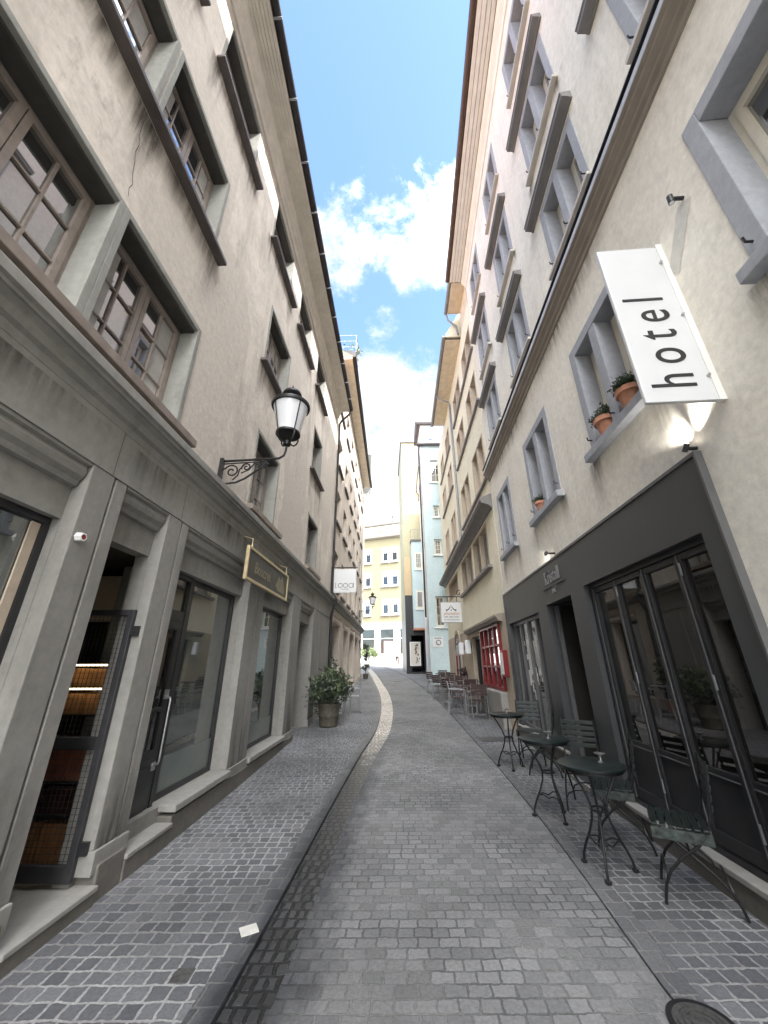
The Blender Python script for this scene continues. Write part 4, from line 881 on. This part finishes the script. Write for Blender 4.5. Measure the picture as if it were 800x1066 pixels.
t = empty('shop_sign', L(6.2, .1, 2.95), 'long dark sign board in a gold frame hung above the second shop window', 'sign')
s_ = .16
MB().box(L, 5.16, 7.12, s_ - .03, s_ - .004, 2.74, 3.15).build('board', 'signbrown', t)
ring(L, 5.12, 7.16, 2.70, 3.19, s_ - .035, s_ + .012, .045).build('frame', 'gold', t, bevel=.008)
b = MB()
for u in (5.25, 7.03): b.tube([L(u, s_ - .01, 3.19), L(u, s_ - .01, 3.32), L(u, .02, 3.36)], .009); b.lathe(L(u, s_ - .01, 3.19), [(.02, 0), (.008, .05)], 8)
b.build('hanger', 'gold', t)
lettering(t, 'Boscrei', lambda a, b_, c: L(5.80 + a, s_ - .003 + c, 2.86 + b_), .24, 'goldtext', .004, 1.0)
b = MB()
b.add([L(6.45, s_ - .002, 2.86), L(6.62, s_ - .002, 3.06), L(6.70, s_ - .002, 3.0), L(6.82, s_ - .002, 3.10), L(6.95, s_ - .002, 2.9), L(6.98, s_ - .002, 2.8), L(6.6, s_ - .002, 2.8)], [[0, 1, 2, 3, 4, 5, 6]])
b.build('emblem', 'goldtext', t)

t = empty('square_sign', B(.15, .5, 4.3), 'white square hanging sign with three rings at the joint of the two left houses', 'sign')
MB().box(B, .12, .18, .06, .88, 3.87, 4.70).build('panel', 'signwhite', t, bevel=.01)
b = MB(); b.tube([B(.15, -.02, 4.76), B(.15, .92, 4.76)], .02); b.box(B, .1, .2, -.02, .02, 3.9, 4.8); b.build('bracket', 'black', t)
SP = lambda a, b_, c: B(.119 - c, .06 + a, 3.87 + b_)
def disc_ring(place, ca, cb, r0, r1, sx=1, n=20):
    m = MB()
    for k in range(n):
        t0, t1 = 2 * math.pi * k / n, 2 * math.pi * (k + 1) / n
        m.hexa([place(ca + r * math.cos(t_) * sx, cb + r * math.sin(t_), c) for c in (0, .003) for r, t_ in ((r0, t0), (r1, t0), (r1, t1), (r0, t1))])
    return m
b = MB()
for ca in (.27, .45, .64): q = disc_ring(SP, ca, .255, .066, .084); b.add(q.v, q.f)
b.box(lambda u, o, z: SP(u, z, o), .715, .733, 0, .003, .172, .34); b.box(lambda u, o, z: SP(u, z, o), .10, .115, 0, .003, .172, .36); b.box(lambda u, o, z: SP(u, z, o), .10, .15, 0, .003, .172, .188)
b.build('lettering', 'greyink', t)
b = MB()
for k in range(9): b.box(lambda u, o, z: SP(u, z, o), .30 + k * .03, .322 + k * .03, 0, .003, .115, .135)
b.build('small_print', 'greyink', t)

t = empty('tavern_sign', (2.85, 15.5, 3.6), 'white tavern sign with a black roof emblem on the yellow-cream house', 'sign')
TF = lambda a, b_, c: (2.36 + a, 15.98 - c, 3.18 + b_)
TB = lambda u, o, z: TF(u, z, o)
MB().box(TB, 0, .86, -.06, 0, 0, .82).build('panel', 'signwhite', t); ring(TB, -.02, .88, -.02, .84, -.065, .006, .025).build('frame', 'umber', t)
b = MB()
for sg in (-1, 1):
    pts = [(.43, .74), (.43 + sg * .03, .66), (.43 + sg * .10, .56), (.43 + sg * .18, .50), (.43 + sg * .22, .50), (.43 + sg * .22, .545), (.43 + sg * .17, .535), (.43 + sg * .20, .455), (.43 + sg * .10, .50), (.43 + sg * .03, .60)]
    b.add([TF(x, z, .004) for x, z in pts[:4] + pts[7:]], [list(range(7))]); b.box(TB, .43 + sg * .19 - .03, .43 + sg * .19 + .03, 0, .004, .46, .52)
b.box(TB, .415, .445, 0, .0045, .45, .53); b.build('emblem', 'ink', t)
lettering(t, 'phanefon', lambda a, b_, c: TF(.43 + a, .30 + b_, c + .001), .19, 'orangeink', .004, .92, shear=.3)
lettering(t, 'BAR ASIA THAI', lambda a, b_, c: TF(.43 + a, .19 + b_, c + .001), .085, 'ink', .004, 1.05)
b = MB()
for k in range(12): b.box(TB, .1 + k * .055, .145 + k * .055, 0, .004, .09, .11)
b.build('small_print', 'greyink', t)
b = MB(); b.tube([TF(.3, .84, -.03), TF(.3, 1.05, -.03)], .015); b.tube([TF(-.1, 1.05, -.03), TF(.95, 1.05, -.03)], .02); b.tube([TF(c_[0], c_[1], -.03) for c_ in spiral((.8, 1.2), .14, .03, 0, 420)], .016); b.tube([TF(.7, .84, -.03), TF(.7, 1.05, -.03)], .015)
b.tube([TF(.88, .3, -.03), TF(1.0, .25, -.03)], .03); b.build('bracket', 'iron', t)

t = empty('house_sign', Ff(.5, 0, 2.6), 'white square sign with a round grey emblem on the pale blue house', 'sign')
MB().box(Ff, .18, .74, 0, .03, 2.43, 2.97).build('panel', 'signwhite', t)
q = disc_ring(lambda a, b_, c: Ff(a, .031 + c, b_), .47, 2.66, .10, .145); q.box(Ff, .42, .46, .031, .034, 2.53, 2.66); q.build('emblem', 'greyink', t)
b = MB()
for k in range(8): b.box(Ff, .26 + k * .05, .295 + k * .05, .031, .034, 2.86, 2.91)
b.build('lettering', 'greyink', t)

t = empty('notice_box', Ef(.3, .1, 1.7), 'red metal notice box with a white front beside the red shop window', 'notice box')
MB().box(Ef, .2, .45, .03, .15, 1.3, 1.9).build('case', 'red', t, bevel=.015); MB().box(Ef, .2, .45, .152, .16, 1.36, 1.84).build('front', 'whitepaint', t)
for u, z, lab in ((6.5, 2.2, 'white wall lamp beside the arched tavern door'), (4.95, 2.2, 'white wall lamp next to the dark shop door')):
    t = empty('wall_lamp', Ef(u, .03, z), lab, 'lamp'); MB().box(Ef, u - .06, u + .06, .03, .06, z - .1, z + .1).build('back_plate', 'darkmetal', t); MB().box(Ef, u - .1, u + .1, .06, .24, z - .28, z + .18).build('shade', 'milk', t, bevel=.03)
t = empty('wall_ornament', Ef(6.4, .1, 1.3), 'dark round wreath hung on the wall by the arched door', 'wreath')
leaves('wreath', Ef(6.4, .1, 1.35), .28, .28, 180, .12, 'maroon', t, 9)
t = empty('fire_badge', L(2.5, .015, 2.43), 'tiny red and white hexagonal badge on the near grey pilaster', 'badge')
MB().add([L(2.505 + .033 * math.cos(R(60 * k)), .014, 2.44 + .033 * math.sin(R(60 * k))) for k in range(6)] + [L(2.505 + .03 * math.cos(R(60 * k)), .06, 2.44 + .03 * math.sin(R(60 * k))) for k in range(6)], [list(range(6)), list(range(6, 12))] + [[k, (k + 1) % 6, 6 + (k + 1) % 6, 6 + k] for k in range(6)]).build('body', 'whitepaint', t)
MB().add([L(2.505 + .021 * math.cos(R(60 * k)), .0605, 2.44 + .021 * math.sin(R(60 * k))) for k in range(6)], [list(range(6))]).build('face', 'red', t)

# ------------------------------------------------------------------ flower pots on the sills of the cream house
def pot(u, fr, z, r, label, grp='pots on the window sills of the cream house'):
    t = empty('flower_pot', fr(u, -.02, z), label, 'flower pot', grp); c = Vector(fr(u, .0, z))
    p_ = MB().lathe(c, [(r * .62, 0), (r * .88, r * 1.45), (r * 1.06, r * 1.45), (r * 1.06, r * 1.95), (r * .95, r * 1.95), (r * .93, r * 1.8), (.001, r * 1.8)], 20).build('pot', 'terracotta', t, True)
    leaves('foliage', c + Vector((0, 0, r * 2.3)), r * 1.05, r * .75, 1000, r * .34, 'leafbox', t, int(u * 100))
    MB().tube([c + Vector((0, 0, r * 1.4)), c + Vector((0, 0, r * 2.2))], r * .12).build('stem', 'potwood', t)
pot(3.12, Rf, 4.0, .118, 'terracotta pot with clipped plant behind the hotel sign, nearest on its window sill')
pot(3.62, Rf, 4.0, .118, 'terracotta pot with clipped plant, farther one on the sill beside the hotel sign')
pot(5.95, Rf, 4.0, .10, 'lone terracotta pot with upright green plant on the middle first-floor sill')

# ------------------------------------------------------------------ potted shrubs by the left wall
t = empty('potted_shrub', (-1.38, 10.35, gz(10.35) + .015), 'bushy dark oleander in a big round weathered pot against the left wall', 'potted plant')
c = Vector((-1.38, 10.35, gz(10.35) + .015))
MB().lathe(c, [(.2, 0), (.22, .02), (.235, .2), (.25, .22), (.25, .25), (.245, .27), (.265, .44), (.28, .46), (.28, .5), (.25, .5), (.24, .45), (.001, .45)], 26).build('pot', 'potwood', t, True)
b = MB(); q = random.Random(5)
for k in range(9): a = q.uniform(0, 6.28); r = q.uniform(.1, .4); b.tube([c + Vector((.05 * math.cos(a), .05 * math.sin(a), .44)), c + Vector((r * .5 * math.cos(a), r * .5 * math.sin(a), .8)), c + Vector((r * math.cos(a), r * math.sin(a), q.uniform(.85, 1.2)))], .012, 5, .005)
b.build('stem', 'potwood', t)
leaves('foliage', c + Vector((-.02, 0, .80)), .46, .36, 800, .13, 'leaf', t, 21, up=.7)
leaves('foliage', c + Vector((.03, -.05, .84)), .44, .36, 330, .125, 'leafolive', t, 22, up=.7)
t = empty('climbing_plant', (-1.62, 12.35, gz(12.3) + .015), 'slim dark climbing plant in a pot at the corner of the left house', 'potted plant')
c = Vector((-1.62, 12.35, gz(12.3) + .015))
MB().lathe(c, [(.11, 0), (.15, .3), (.16, .3), (.16, .33), (.001, .32)], 16).build('pot', 'terracotta', t, True); MB().tube([c + Vector((0, 0, .3)), c + Vector((0, 0, 1.25))], .015).build('stem', 'potwood', t)
for z in (.8, 1.15): leaves('foliage', c + Vector((0, 0, z)), .18, .28, 300, .10, 'leaf', t, int(z * 10))
t = empty('climbing_plant', (-1.2, 25.6, gz(25.6) + .015), 'small dark plant hugging the far end of the brown left house', 'potted plant')
c = Vector((-1.2, 25.6, gz(25.6) + .015))
MB().lathe(c, [(.14, 0), (.18, .3), (.001, .3)], 14).build('pot', 'potwood', t, True); MB().tube([c + Vector((0, 0, .3)), c + Vector((0, 0, 1.6))], .02).build('stem', 'potwood', t)
for z in (.7, 1.3, 1.8): leaves('foliage', c + Vector((0, 0, z)), .22, .3, 200, .12, 'leaf', t, int(z * 10))

# ------------------------------------------------------------------ folding bistro chairs and iron tables in front of the bar
def bistro_chair():
    t = empty('bistro_chair', (0, 0, 0), 'x', 'chair', 'green folding chairs in front of the bar')
    A_ = [(.215, 0), (.205, .05), (.185, .12), (.14, .20), (.05, .29), (-.05, .36), (-.13, .44), (-.175, .55), (-.205, .72), (-.23, .9)]
    B_ = [(-.235, 0), (-.22, .06), (-.19, .13), (-.13, .2), (-.04, .28), (.06, .36), (.16, .445)]
    for s_ in (-1, 1):
        MB().tube([(x, s_ * .19, z) for x, z in A_], .0105, 8).build('leg', 'iron', t, True); MB().tube([(x, s_ * .168, z) for x, z in B_], .0105, 8).build('leg', 'iron', t, True)
    for x0, w in ((.19, .19), (-.2, .168)):
        b = MB().tube([(x0, -w, .11), (x0 * .93, -w * .85, .165), (x0 * .9, -w * .45, .2), (x0 * .9, 0, .21), (x0 * .9, w * .45, .2), (x0 * .93, w * .85, .165), (x0, w, .11)], .008, 6); b.build('arched_brace', 'iron', t, True)
    MB().tube([(0, -.19, .325), (0, .19, .325)], .009).build('pivot_rod', 'iron', t)
    st = MB()
    for k in range(7): x = -.15 + k * .052; st.box(ID, x, x + .04, -.205, .205, .452 + .002 * abs(k - 3), .468 + .002 * abs(k - 3))
    st = st.build('seat', 'green', t, bevel=.004)
    for y0 in (-.2, .19): MB().box(ID, -.16, .21, y0, y0 + .01, .382, .45).build('seat_rail', 'greenworn', st)
    bk = MB()
    for k in range(5):
        z = .585 + k * .062; x = -.185 - (z - .585) * .14
        bk.hexa([(x - .016, -.2, z), (x - .004, -.2, z), (x - .004, .2, z), (x - .016, .2, z), (x - .023, -.2, z + .042), (x - .011, -.2, z + .042), (x - .011, .2, z + .042), (x - .023, .2, z + .042)])
    bk.build('backrest', 'green', t, bevel=.003); return t
ch0 = bistro_chair()
def put(proto, first, x, y, ang, label, dz=.014):
    o = proto if first else copy_tree(proto); o.location = (x, y, gz(y) + dz); o.rotation_euler = (0, 0, R(ang)); o['label'] = label; return o
put(ch0, True, 2.27, 3.55, 150, 'nearest green folding chair with worn paint, its back edge-on to the street')
put(ch0, False, 2.26, 4.44, 152, 'green folding chair edge-on between the first and second iron tables')
put(ch0, False, 2.36, 5.30, 238, 'green folding chair with broad slatted back by the bar doorway pillar')
put(ch0, False, 2.40, 6.62, 155, 'green folding chair edge-on beyond the bar doorway')
put(ch0, False, 2.44, 7.22, 248, 'farthest green folding chair, slatted back in front of the decal window')
def bistro_table():
    t = empty('iron_table', (0, 0, 0), 'x', 'table', 'iron tables in front of the bar')
    tp = MB().lathe((0, 0, 0), [(.001, .735), (.268, .735), (.278, .738), (.278, .752), (.272, .756), (.001, .757)], 36).build('tabletop', 'green', t, True)
    MB().lathe((0, 0, 0), [(.245, .71), (.252, .71), (.252, .735), (.245, .735)], 30).build('rim', 'iron', tp)
    for a in (0, 127, 238):
        c_, s_ = math.cos(R(a)), math.sin(R(a))
        MB().tube([(r * c_, r * s_, z) for r, z in ((.23, .735), (.205, .68), (.15, .60), (.09, .50), (.065, .42), (.075, .34), (.115, .24), (.165, .15), (.20, .07), (.21, 0))], .0105, 8).build('leg', 'iron', t, True)
        MB().box(ID, .21 * c_ - .02, .21 * c_ + .02, .21 * s_ - .02, .21 * s_ + .02, 0, .022).build('foot', 'iron', t, bevel=.004)
    MB().tube([(.07 * math.cos(R(k * 30)), .07 * math.sin(R(k * 30)), .42) for k in range(13)], .008).build('waist_ring', 'iron', t)
    for a0, a1 in ((0, 127), (127, 238), (238, 360)):
        p0 = Vector((.165 * math.cos(R(a0)), .165 * math.sin(R(a0)), .15)); p1 = Vector((.165 * math.cos(R(a1)), .165 * math.sin(R(a1)), .15)); m = (p0 + p1) * .42
        MB().tube([p0, p0 * .75 + m * .25 + Vector((0, 0, .06)), p0 * .4 + m * .6 + Vector((0, 0, .075)), m + Vector((0, 0, .06)), p1 * .4 + m * .6 + Vector((0, 0, .075)), p1 * .75 + m * .25 + Vector((0, 0, .06)), p1], .007, 6).build('arched_brace', 'iron', t, True)
    return t
tb0 = bistro_table()
TT = [(1.83, 3.92, 0, 'nearest round iron table on thin curved legs, opposite the folding doors'), (1.86, 5.05, 40, 'middle round iron table with ashtray, opposite the bar doorway'), (1.99, 6.92, 20, 'farthest round iron table, standing near the pavement edge')]
for i, (x, y, a, lab) in enumerate(TT): put(tb0, i == 0, x, y, a, lab)
as0 = empty('ashtray', (0, 0, 0), 'x', 'ashtray', 'ashtrays on the iron tables')
MB().lathe((0, 0, 0), [(.022, 0), (.024, .004), (.011, .014), (.010, .045), (.03, .062), (.046, .066), (.047, .072), (.03, .07), (.001, .06)], 20).build('bowl', 'steel', as0, True)
for i, (x, y, lab) in enumerate([(1.93, 3.93, 'small steel ashtray on the nearest iron table'), (1.90, 5.0, 'small steel ashtray on the middle iron table'), (1.99, 6.88, 'small steel ashtray on the farthest iron table')]):
    put(as0, i == 0, x, y, 0, lab, .014 + .757)

# ------------------------------------------------------------------ tavern chairs and tables further up
def tavern_chair(name, slat, tube, label, cat_group):
    t = empty(name, (0, 0, 0), label, 'chair', cat_group)
    for s_ in (-1, 1):
        MB().tube([(.22, s_ * .24, 0), (.22, s_ * .24, .6), (.20, s_ * .24, .645), (-.2, s_ * .24, .66)], .013, 6).build('front_leg', tube, t, True)
        MB().tube([(-.27, s_ * .21, 0), (-.21, s_ * .21, .44), (-.27, s_ * .21, .86)], .013, 6).build('back_leg', tube, t, True)
    b = MB()
    for k in range(6): b.box(ID, -.2 + k * .07, -.14 + k * .07, -.22, .22, .44, .455)
    b.build('seat', slat, t); b = MB()
    for k in range(4): z = .58 + k * .07; x = -.23 - (z - .44) * .13; b.box(ID, x - .008, x + .008, -.215, .215, z, z + .055)
    b.build('backrest', slat, t); return t
tc0 = tavern_chair('tavern_chair', 'maroon', 'silver', 'x', 'slatted chairs outside the tavern')
tt0 = empty('tavern_table', (0, 0, 0), 'x', 'table', 'tables outside the tavern')
MB().box(ID, -.33, .33, -.33, .33, .72, .75).build('tabletop', 'maroon', tt0, bevel=.006); MB().tube([(0, 0, .03), (0, 0, .72)], .03, 10).build('post', 'silver', tt0, True)
MB().box(ID, -.28, .28, -.03, .03, 0, .03).box(ID, -.03, .03, -.28, -.03, 0, .028).box(ID, -.03, .03, .03, .28, 0, .028).build('foot', 'silver', tt0)
spots = [(2.62, 11.9, 'first tavern table up the lane, before the red shop window'), (2.74, 13.7, 'second tavern table up the lane, beside the dark shop door'), (2.66, 15.6, 'third tavern table up the lane, under the tavern sign'), (2.62, 17.6, 'last tavern table, in front of the arched door')]
first = True; nth = ['first', 'second', 'third', 'last']
for i, (x, y, lab) in enumerate(spots):
    put(tt0, i == 0, x, y, 5 * i, lab)
    for dx, dy, a, w in ((-.1, -.62, 85, 'near the camera side of'), (-.55, .12, 8, 'on the street side of'), (.02, .62, 268, 'on the far side of'), (-.5, -.45, 40, 'at the street corner of')):
        if w.startswith('at') and i in (0,): continue
        put(tc0, first, x + dx + rnd.uniform(-.06, .06), y + dy, a + rnd.uniform(-14, 14), 'maroon slatted chair %s the %s tavern table' % (w, nth[i])); first = False
cc0 = tavern_chair('cafe_chair', 'silver', 'silver', 'x', 'grey metal chairs by the left wall')
put(cc0, True, -.98, 12.35, 190, 'grey metal chair on the street side of the little table by the left wall', .015)
put(cc0, False, -1.25, 11.6, 80, 'grey metal chair half hidden behind the potted oleander', .015)
t = empty('cafe_table', (-1.42, 12.2, gz(12.2) + .015), 'small round grey cafe table between grey chairs by the left wall', 'table'); c = t.location.copy()
MB().lathe(c, [(.001, .71), (.28, .71), (.28, .735), (.001, .735)], 24).build('tabletop', 'silver', t); MB().tube([c, c + Vector((0, 0, .71))], .025).build('post', 'silver', t); MB().lathe(c, [(.2, 0), (.2, .02), (.03, .05)], 18).build('foot', 'silver', t)

# ------------------------------------------------------------------ things on the ground
t = empty('manhole_cover', (1.50, 2.545, .03), 'round ribbed iron cover in the setts at the right pavement edge', 'manhole cover')
b = MB().lathe((1.50, 2.545, .0), [(.001, 0), (.125, 0), (.125, .018), (.001, .018)], 36)
for r in (.035, .065, .095): q = disc_ring(lambda a, b_, c: (1.50 + a, 2.545 + b_, .018 + c * 2), 0, 0, r, r + .016, n=30); b.add(q.v, q.f)
b.build('lid', 'iron_cover', t); MB().lathe((1.50, 2.545, 0), [(.128, 0), (.15, 0), (.15, .0175), (.128, .0175)], 36).build('rim', 'darkmetal', t)
o = MB().box(ID, -.055, .055, -.05, .05, 0, .006).build('stone_plate', 'paper', None, bevel=.004); o.location = (-.88, 3.23, .017); o.rotation_euler = (0, 0, .5); tag(o, 'pale square stone plate set in the kerb beside the gutter', 'plate')
o = MB().box(ID, -.05, .05, -.05, .05, 0, .004).build('drain_stone', 'iron_cover', None); o.location = (-1.12, 2.86, .015); tag(o, 'black square plate among the left pavement setts', 'plate')
o = MB().box(ID, -.35, .35, -.2, .2, 0, .006).build('access_cover', 'iron_cover', None); o.location = (2.3, 8.9, gz(8.9) + .014); o.rotation_euler = (.03, 0, .05); tag(o, 'flat rectangular cover in the right pavement by the corner of the cream house', 'cover')
o = MB().box(ID, -.3, .3, -.25, .25, 0, .006).build('access_cover', 'iron_cover', None); o.location = (.75, 24, gz(24) + .003); o.rotation_euler = (.035, 0, 0); tag(o, 'flat dark cover in the middle of the road before the bend', 'cover')

# ------------------------------------------------------------------ square at the far end
t = empty('stone_trough', (.9, 57.5, gz(57.5)), 'low sandstone basin wall in the sunny square at the end', 'basin')
MB().box(ID, -1.2, 3.4, 57, 58.2, gz(57) - .1, gz(57) + 1.15).build('basin_wall', 'stucco', t, bevel=.03); MB().box(ID, -1.3, 3.5, 56.9, 58.3, gz(57) + 1.15, gz(57) + 1.27).build('coping', 'stucco', t, bevel=.03)
o = MB().box(ID, -.1, 1.5, 58.8, 59.0, gz(58.8), 4.75).build('market_board', mat('pink_board', (.5, .2, .18), .6), None, org=(.7, 58.9, 1.8)); tag(o, 'dull red board standing behind the sandstone basin', 'board')
for i, (x, y, lab) in enumerate([(-3.3, 55, 'pale leafy shrub in a tub, leftmost in the far square'), (-2.2, 56.5, 'pale leafy shrub in a tub between two others in the far square'), (-1.5, 55.6, 'pale leafy shrub in a tub nearest the sandstone basin')]):
    t = empty('tub_shrub', (x, y, gz(y)), lab, 'potted plant', 'shrubs in the far square'); c = t.location.copy()
    MB().lathe(c, [(.3, 0), (.38, .5), (.001, .5)], 14).build('tub', 'whitepaint', t, True); MB().tube([c + Vector((0, 0, .5)), c + Vector((0, 0, 1.3))], .04).build('stem', 'potwood', t); leaves('foliage', c + Vector((0, 0, 1.35)), .6, .6, 420, .25, 'leafpale', t, i + 40)

def skin(name, joints, edges, m, parent, org):
    me = bpy.data.meshes.new(name); o = bpy.data.objects.new(name, me); col.objects.link(o); o.parent = parent
    me.from_pydata([Vector(j[0]) for j in joints], edges, [])
    o.modifiers.new('skin', 'SKIN'); o.modifiers.new('sub', 'SUBSURF').levels = 1
    me.skin_vertices.new() if hasattr(me.skin_vertices, 'new') and not me.skin_vertices else None
    if me.skin_vertices:
        for v, j in zip(me.skin_vertices[0].data, joints): v.radius = (j[1], j[1])
        me.skin_vertices[0].data[0].use_root = True
    me.materials.append(M[m]); return o
pe = empty('person', (1.45, 46, gz(46)), 'distant person in a pale shirt and dark trousers standing in the square', 'person')
J0 = [((0, 0, .95), .13), ((0, 0, 1.2), .13), ((0, 0, 1.42), .12), ((0, 0, 1.52), .05), ((0, -.02, 1.62), .10), ((0, -.02, 1.72), .07)]
arm = lambda s: [((s * .19, 0, 1.42), .06), ((s * .24, .02, 1.15), .045), ((s * .25, -.06, .9), .035), ((s * .25, -.08, .8), .03)]
leg = lambda s: [((s * .09, 0, .88), .09), ((s * .13, 0, .5), .06), ((s * .16, .02, .1), .045), ((s * .16, -.12, .03), .04)]
js = J0 + arm(1) + arm(-1) + leg(1) + leg(-1)
skin('body', js, [(0, 1), (1, 2), (2, 3), (3, 4), (4, 5), (2, 6), (6, 7), (7, 8), (8, 9), (2, 10), (10, 11), (11, 12), (12, 13), (0, 14), (14, 15), (15, 16), (16, 17), (0, 18), (18, 19), (19, 20), (20, 21)], 'skin', pe, None)
ex = lambda l, k: [(p, r + k) for p, r in l]
skin('shirt', ex(J0[:3], .015) + ex(arm(1)[:2], .015) + ex(arm(-1)[:2], .015), [(0, 1), (1, 2), (2, 3), (3, 4), (2, 5), (5, 6)], 'cloth', pe, None)
skin('trousers', ex(J0[:1], .02) + ex(leg(1)[:3], .018) + ex(leg(-1)[:3], .018), [(0, 1), (1, 2), (2, 3), (0, 4), (4, 5), (5, 6)], 'trousers', pe, None)
MB().lathe((1.45, 46.02, gz(46) + 1.66), [(.09, 0), (.11, .05), (.09, .11), (.02, .14)], 14).build('hair', 'hair', pe, True)
